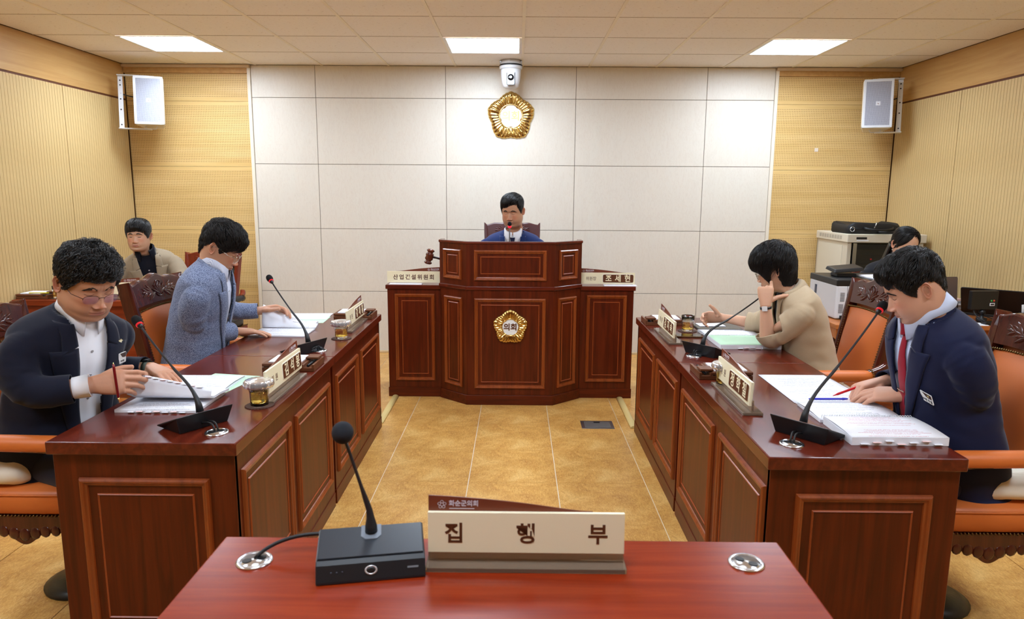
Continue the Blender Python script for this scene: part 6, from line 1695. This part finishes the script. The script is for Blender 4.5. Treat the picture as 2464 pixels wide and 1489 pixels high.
# 2 man in tweed, far left desk
p2 = make_person('man with wavy dark hair and silver glasses in a grey-blue tweed jacket, reading', (-1.66, 3.48, 0), dict(
    seed=2, hem=-.12, hand_sc=1.05, skin=('skin_light', (202, 152, 122)), hi=True, yaw=4, twist=3, pelvis=(-1.665, 3.49, .53), neck=(-1.512, 3.475, 1.148), slump=.07, bulk=1.02,
    head=(-1.478, 3.482, 1.236), head_rot=(9, 29, 0), hscale=(.95, .93, .97), fat=.15, jaw=.97, brow=1.0, stubble=.40, nose=1.1,
    hair=dict(line=[(0, .038), (25, .036), (45, .036), (58, .022), (70, .0), (80, -.018), (88, .012), (104, .030), (122, .0), (150, -.050), (180, -.070)], top=.026, side=.004, ramp=.034, rough=.32, fringe=.014, count=5200, k=9, len=(.04, .075), curl=(.0042, .045), lift=.013, mess=.05, clump=.85, clumps=.03, flow=(.1, .8, 0), r=.00062, droop=.25, mat=M_hairsoft),
    glasses=dict(mat=G_SILVER, lens=LENS, full=True, r=.0013, size=(.0250, .0205), z=-.012, y=.106),
    coat=dict(mat=TWEED, shirt=STRIPE, vtop=.070, vbot=.028, vlen=.44, lapel_w=.074, open=.15, gap=11, drop=.055, collar_lift=.012), wrinkle=.0045,
    arms=dict(R=dict(wrist=(-1.470, 3.575, .795), elbow=(-1.610, 3.325, .820), fdir=(.84, .52, -.12), ndir=(.0, .05, 1), curl=[(10, 12, 8), (8, 10, 8), (8, 10, 8), (10, 12, 8)], spread=.06, cuff=.010, folds=.08, sleeve=(.069, .060, .047)),
              L=dict(wrist=(-1.445, 3.895, .850), fdir=(.95, .22, .12), ndir=(-.1, .45, .85), curl=[(30, 35, 20)] * 4, pole=(-.5, .6, -.7), cuff=.012))))
# 3 man with the red tie, near right
p3 = make_person('man with short black hair in a navy suit, blue shirt and red tie', (1.58, 2.40, 0), dict(
    seed=3, hem=-.10, hand_sc=1.10, skin=('skin_pink', (208, 158, 132)), hi=True, yaw=184, twist=-4, pelvis=(1.575, 2.41, .53), neck=(1.412, 2.388, 1.118), slump=.05, bulk=1.04, belly=.01,
    head=(1.352, 2.375, 1.208), head_rot=(164, 29, 2), hscale=(.95, .90, .93), fat=.35, jaw=1.03, brow=1.25, stubble=.35, nose=1.1,
    hair=dict(line=[(0, .060), (18, .060), (32, .050), (48, .054), (60, .028), (70, .000), (79, -.012), (88, .014), (104, .034), (122, .008), (150, -.040), (180, -.058)], top=.020, side=.0035, ramp=.030, rough=.22, fringe=.012, count=6000, k=9, len=(.035, .06), curl=(.0016, .05), lift=.014, mess=.045, clump=.85, clumps=.03, flow=(-.35, .9, 0), r=.00060, droop=.15),
    coat=dict(mat=NAVY2, shirt=SHIRT_B, tie=TIE_R, vtop=.072, vbot=.014, vlen=.40, lapel_w=.080, gap=6, drop=.072, collar_r=(.066, .067), collar_lift=.034, flare=.026, hole=.092),
    arms=dict(L=dict(wrist=(1.395, 2.430, .815), elbow=(1.560, 2.235, .815), fdir=(-.80, .56, -.14), ndir=(-.1, -.25, 1), curl=[(16, 18, 10), (18, 20, 10), (20, 22, 12), (22, 22, 12)], spread=.04, cuff=.006, sleeve=(.070, .060, .049)),
              R=dict(wrist=(1.400, 2.610, .812), elbow=(1.600, 2.680, .830), fdir=(-.92, -.12, -.18), ndir=(-.15, .25, .95), curl=[(40, 45, 20), (45, 50, 25), (48, 50, 25), (50, 50, 25)], spread=.02, cuff=.004))))
# 4 woman in beige, far right desk
p4 = make_person('woman with short black bob and glasses in a beige jacket, cheek resting on her hand', (1.58, 3.50, 0), dict(
    seed=4, female=True, skin=('skin_woman', (212, 166, 136)), lip=(176, 84, 84), hi=True, yaw=176, twist=-4, pelvis=(1.525, 3.50, .53), neck=(1.372, 3.515, 1.050), slump=.06, bulk=1.03,
    head=(1.298, 3.525, 1.150), head_rot=(152, 21, 4), hscale=(.88, .88, .93), fat=.2, jaw=.95, brow=.7, stubble=.0, nose=.95,
    hair=dict(line=[(0, .030), (25, .020), (45, .008), (60, -.016), (70, -.046), (76, -.060), (82, .004), (98, .012), (106, -.045), (118, -.085), (150, -.096), (180, -.098)], top=.030, side=.014, ramp=.030, rpow=.5, rough=.16, fringe=.014, count=7000, k=10, len=(.06, .10), curl=(.0016, .06), lift=.014, mess=.034, clump=.85, clumps=.025, flow=(-.3, .55, 0), r=.00058, droop=.3, zt0=-.02),
    glasses=dict(mat=G_SILVER, lens=LENS_G, full=True, r=.0012, size=(.0250, .0205), z=-.012, y=.104),
    coat=dict(mat=BEIGE, shirt=POLO, vtop=.062, vbot=.010, vlen=.40, lapel_w=.070, collar=False, shirt_buttons=False), coat_off=.014, wrinkle=.0050, hand_sc=.92,
    arms=dict(L=dict(wrist=(1.226, 3.418, .985), elbow=(1.250, 3.420, .795), fdir=(.02, .22, .97), ndir=(-.25, -.95, .1), curl=[(35, 60, 25), (80, 85, 40), (85, 85, 40), (85, 85, 40)], spread=.02, thumb=((.80, .45, -.30), (.92, .25, -.15), (.97, .12, -.05)), forearm=.165, fr=(.0255, .036, .044), cuff=.140, folds=.09, sleeve=(.066, .064, .060)),
              R=dict(wrist=(1.175, 3.970, .818), elbow=(1.385, 3.845, .800), fdir=(-.96, .05, .02), ndir=(.05, .92, .35), curl=[(35, 40, 20), (40, 40, 25), (48, 45, 25), (52, 48, 25)], spread=.05, thumb=((.75, .60, -.15), (.70, .70, -.05), (.62, .78, .0)), forearm=.165, fr=(.0255, .034, .041), cuff=.140, sleeve=(.064, .060, .056)))))
# 5 chairman
p5 = make_person('chairman with side-parted black hair in a royal blue suit and navy tie behind the podium', (-.03, 5.58, .15), dict(
    seed=5, skin=('skin_chair', (204, 152, 120)), hi=False, yaw=-93, pelvis=(-.03, 5.60, .68), neck=(-.033, 5.50, 1.205), slump=.04, bulk=1.14,
    head=(-.040, 5.455, 1.378), head_rot=(-106, 15, 0), hscale=(.98, .93, .96), fat=.9, jaw=1.09, brow=1.15, stubble=.35, nose=1.1,
    hair=dict(line=[(0, .064), (25, .064), (45, .058), (60, .024), (72, -.004), (80, -.018), (88, .010), (104, .022), (120, -.010), (150, -.060), (180, -.078)], part=-.010, top=.024, side=.006, ramp=.026, rough=.16, fringe=.010, count=3200, k=8, len=(.04, .07), curl=(.0008, .05), lift=.004, mess=.015, flow=(.6, .6, 0), r=.0008),
    coat=dict(mat=ROYAL, shirt=SHIRT_W, tie=TIE_N, vtop=.070, vbot=.014, vlen=.38, lapel_w=.078, gap=4, drop=.055, collar_lift=.008, pin=(-.108, -.085)),
    arms=dict(R=dict(wrist=(-.375, 5.31, 1.035), fdir=(-.80, -.15, .0), ndir=(.0, -.55, .8), curl=[(60, 75, 40)] * 4, pole=(-.6, .4, -.7), cuff=.01),
              L=dict(wrist=(.130, 5.235, .985), fdir=(-.3, -.9, -.1), ndir=(0, 0, 1), pole=(.7, .4, -.6), cuff=.01))))
# 6 man in taupe, back left
p6 = make_person('smiling man with black fringe in a taupe jacket over a black polo, back left corner', (-2.74, 5.45, 0), dict(
    seed=6, skin=('skin_warm', (202, 158, 130)), hi=False, yaw=-70, pelvis=(-2.80, 5.47, .52), neck=(-2.830, 5.315, 1.045), slump=.05, bulk=.95,
    head=(-2.845, 5.255, 1.180), head_rot=(-80, 3, 0), hscale=(.95, .93, .92), fat=.5, jaw=1.04, eyes='open', smile=1.0, brow=1.0, stubble=.25, nose=1.05,
    hair=dict(line=FULL, top=.024, side=.008, ramp=.022, rough=.14, fringe=.010, count=3200, k=8, len=(.04, .07), curl=(.0008, .05), lift=.003, mess=.014, flow=(.2, .9, 0), r=.0008),
    coat=dict(mat=TAUPE, shirt=POLO, vtop=.072, vbot=.020, vlen=.42, lapel_w=.074, gap=20, open=.4, drop=.050),
    arms=dict(R=dict(wrist=(-2.960, 5.06, .800), fdir=(.55, -.8, -.1), ndir=(0, 0, 1), pole=(-.8, .2, -.5), cuff=.01),
              L=dict(wrist=(-2.570, 5.03, .800), fdir=(-.7, -.7, -.1), ndir=(0, 0, 1), pole=(.8, .3, -.6), cuff=.01))))
# 7 long-haired woman, back right
p7 = make_person('woman with long centre-parted black hair in a black jacket, half hidden behind the printer', (2.75, 5.30, 0), dict(
    seed=7, female=True, skin=('skin_fair', (226, 178, 148)), lip=(190, 100, 100), hi=False, yaw=-92, pelvis=(2.76, 5.34, .52), neck=(2.775, 5.185, 1.015), slump=.05, bulk=.98,
    head=(2.815, 5.115, 1.168), head_rot=(-80, 18, 0), hscale=(.93, .93, .95), fat=.3, jaw=.95, brow=.6, stubble=0, nose=.9,
    hair=dict(line=[(0, .092), (12, .080), (30, .052), (48, .026), (62, .006), (72, -.002), (84, .010), (98, .010), (108, -.050), (120, -.120), (180, -.150)], top=.014, side=.010, ramp=.012, rough=.06, count=3600, k=10, len=(.07, .12), curl=(.0004, .06), lift=.002, mess=.008, whorl=(0, .04, .125), flow=(0, -.4, 0), r=.0008, droop=.6),
    coat=dict(mat=BLACKJ, shirt=SHIRT_W, vtop=.055, vbot=.010, vlen=.34, lapel_w=.060, gap=14, drop=.04),
    arms=dict(R=dict(wrist=(2.62, 4.96, .775), fdir=(.3, -.95, -.05), ndir=(0, 0, 1), pole=(-.7, .3, -.6), cuff=.01),
              L=dict(wrist=(2.88, 4.96, .775), fdir=(-.3, -.95, -.05), ndir=(0, 0, 1), pole=(.7, .3, -.6), cuff=.01))))
# her loose hair falling over the shoulders
H7, B7 = p7['H'], p7['B']
hair7 = [c for c in bpy.data.objects if c.parent == p7['o'] and c.name.startswith('hair')][0]
for lo_, hi_, drop in ((104, 256, -.25),):
    rows = []
    for k in range(14):
        z = -.02 + (drop + .02) * k / 13; r = 1 + .10 * k / 13; row = []
        for j in range(41):
            a = math.radians(lo_ + (hi_ - lo_) * j / 40); wv_ = 1 + .02 * math.sin(j * 1.9)
            row.append(H7((.086 * r * wv_ * math.sin(a), -.012 + .108 * r * wv_ * math.cos(a) - .02 * (k / 13), z)))
        rows.append(row)
    ob = B7.obj('hair_length', [p for r in rows for p in r], ring_faces(14, 41, False), M_hair, hair7)
    q = ob.modifiers.new('t', 'SOLIDIFY'); q.thickness = .016; q.offset = 0
mb = MB().lathe([(.0, -.004), (.004, 0), (.0, .004)], 10, H7((.089, -.008, -.046)), cap=False); B7.mbobj('earring', mb, M_enamel, p7['o'])

# ---- worn and held things
def band(P, sd, at, r, name, m, face=None, fm=None, width=.009):
    S, E, W = P['SH'][sd]; u = unit(E - W); c = W + u * at; ref = V3(0, 0, 1) if abs(u[2]) < .8 else V3(0, -1, 0); a = unit(np.cross(u, ref)); b = np.cross(a, u); rings = []
    for f, rr in ((-width, r * .97), (-width, r), (width, r), (width, r * .97)):
        rings.append([tuple(c + u * f + a * rr * 1.06 * math.cos(t) + b * rr * .90 * math.sin(t)) for t in [2 * PI * k / 30 for k in range(30)]])
    o = P['B'].mbobj(name, MB().loft(rings, False, False), m, P['o'])
    if face is not None:
        n = unit(np.asarray(face, float) - u * np.dot(face, u)); x = np.cross(u, n); cc = c + n * r * .93
        P['B'].mbobj('watch_face', MB().loft([[tuple(cc + n * h + x * .0125 * sx + u * .0115 * sy) for sx, sy in ((-1, -1), (1, -1), (1, 1), (-1, 1))] for h in (0, .005)], True, True, 0, False), fm or M_chrome, o)
band(p1, 'L', .012, .0325, 'wristwatch', mat('olive_strap', (58, 66, 56), .5), (0, 0, 1), M_black, .010)
band(p4, 'L', .018, .0265, 'wristwatch', M_black, (-.5, -.85, .1), mat('watch_white', (232, 232, 230), .2), .006)
def badge(P, lx, lz, w, h, name, rows, off=.014, tilt=0.0):
    Nk, a, b, c = P['frame']; p = P['proj'](lx, lz, off); B = P['B']
    x = -a * math.cos(tilt) + c * math.sin(tilt); y = np.cross(b, x)
    M = frm(tuple(p - B.base), tuple(x), tuple(y), tuple(b))
    o = MB().prism(rrect(w, h, .003), 0, .002, M).build(name, M_enamel, P['coat_obj'])
    MB().prism([(-w * .22, h * .46), (-w * .02, h * .10), (w * .20, h * .02), (w * .47, h * .02), (w * .47, h * .46)][::-1] if False else [(w * .47, h * .46), (-w * .30, h * .46), (-w * .04, h * .10), (w * .20, h * .03), (w * .47, h * .03)], .002, .0024, M).build('badge_field', mat('badge_dark', (62, 34, 20), .35), o)
    for s, sz, dx, dy, m_ in rows: text('lettering', s, sz, m_, o, M @ Matrix.Translation((dx, dy, .0026)), .0001, bold=.0002)
    return o
badge(p3, -.128, -.225, .066, .036, 'name_badge', [('정 학 철', .0115, .010, -.0095, M_blackink), ('화순군의회', .0052, -.021, -.0085, M_blackink), ('의정', .006, .012, .0085, M_goldink)])
badge(p1, -.118, -.135, .030, .048, 'name_badge', [('의원', .009, 0, -.014, M_blackink)], tilt=.25)
# tie bar
Nk, a, b, c = p3['frame']; q = p3['proj'](0, -.235, .006); M = frm(tuple(q - p3['B'].base), tuple(-a), tuple(c), tuple(b))
MB().prism(rrect(.042, .004, .001), 0, .003, M).build('tie_bar', M_chrome, [x for x in bpy.data.objects if x.parent == p3['o'] and x.name.startswith('tie')][0])
# ring on her hand
tp = p4['tips']['L']
# pens held in the hands
def pen(label, a, b, m, tipm, r=.0045):
    a, b = np.array(a, float), np.array(b, float); d = unit(b - a); L_ = np.linalg.norm(b - a); c = (a + b) / 2
    t = thing('pen', label, 'pen', tuple(c))
    pts = [a - c, a - c + d * .012, a - c + d * .016, b - c - d * .012, b - c]
    MB().tube([tuple(q) for q in pts], [r * .25, r * .75, r, r, r * .8], 12).build('barrel', m, t)
    MB().tube([tuple(a - c - d * .004), tuple(a - c + d * .010)], [r * .2, r * .72], 10).build('tip', tipm, t)
    MB().tube([tuple(b - c - d * .03 + V3(0, 0, r)), tuple(b - c + V3(0, 0, r * 1.2))], .0012, 6).build('clip', tipm, t)
pen('dark red pen with gold tip held upright by the curly-haired man', (-1.350, 2.285, .812), (-1.362, 2.292, .938), mat('maroon_pen', (118, 14, 22), .2), M_gold)
pen('red pen held by the man wearing a red tie, pointing at the page', (1.205, 2.575, .768), (1.345, 2.600, .812), M_red, M_red)
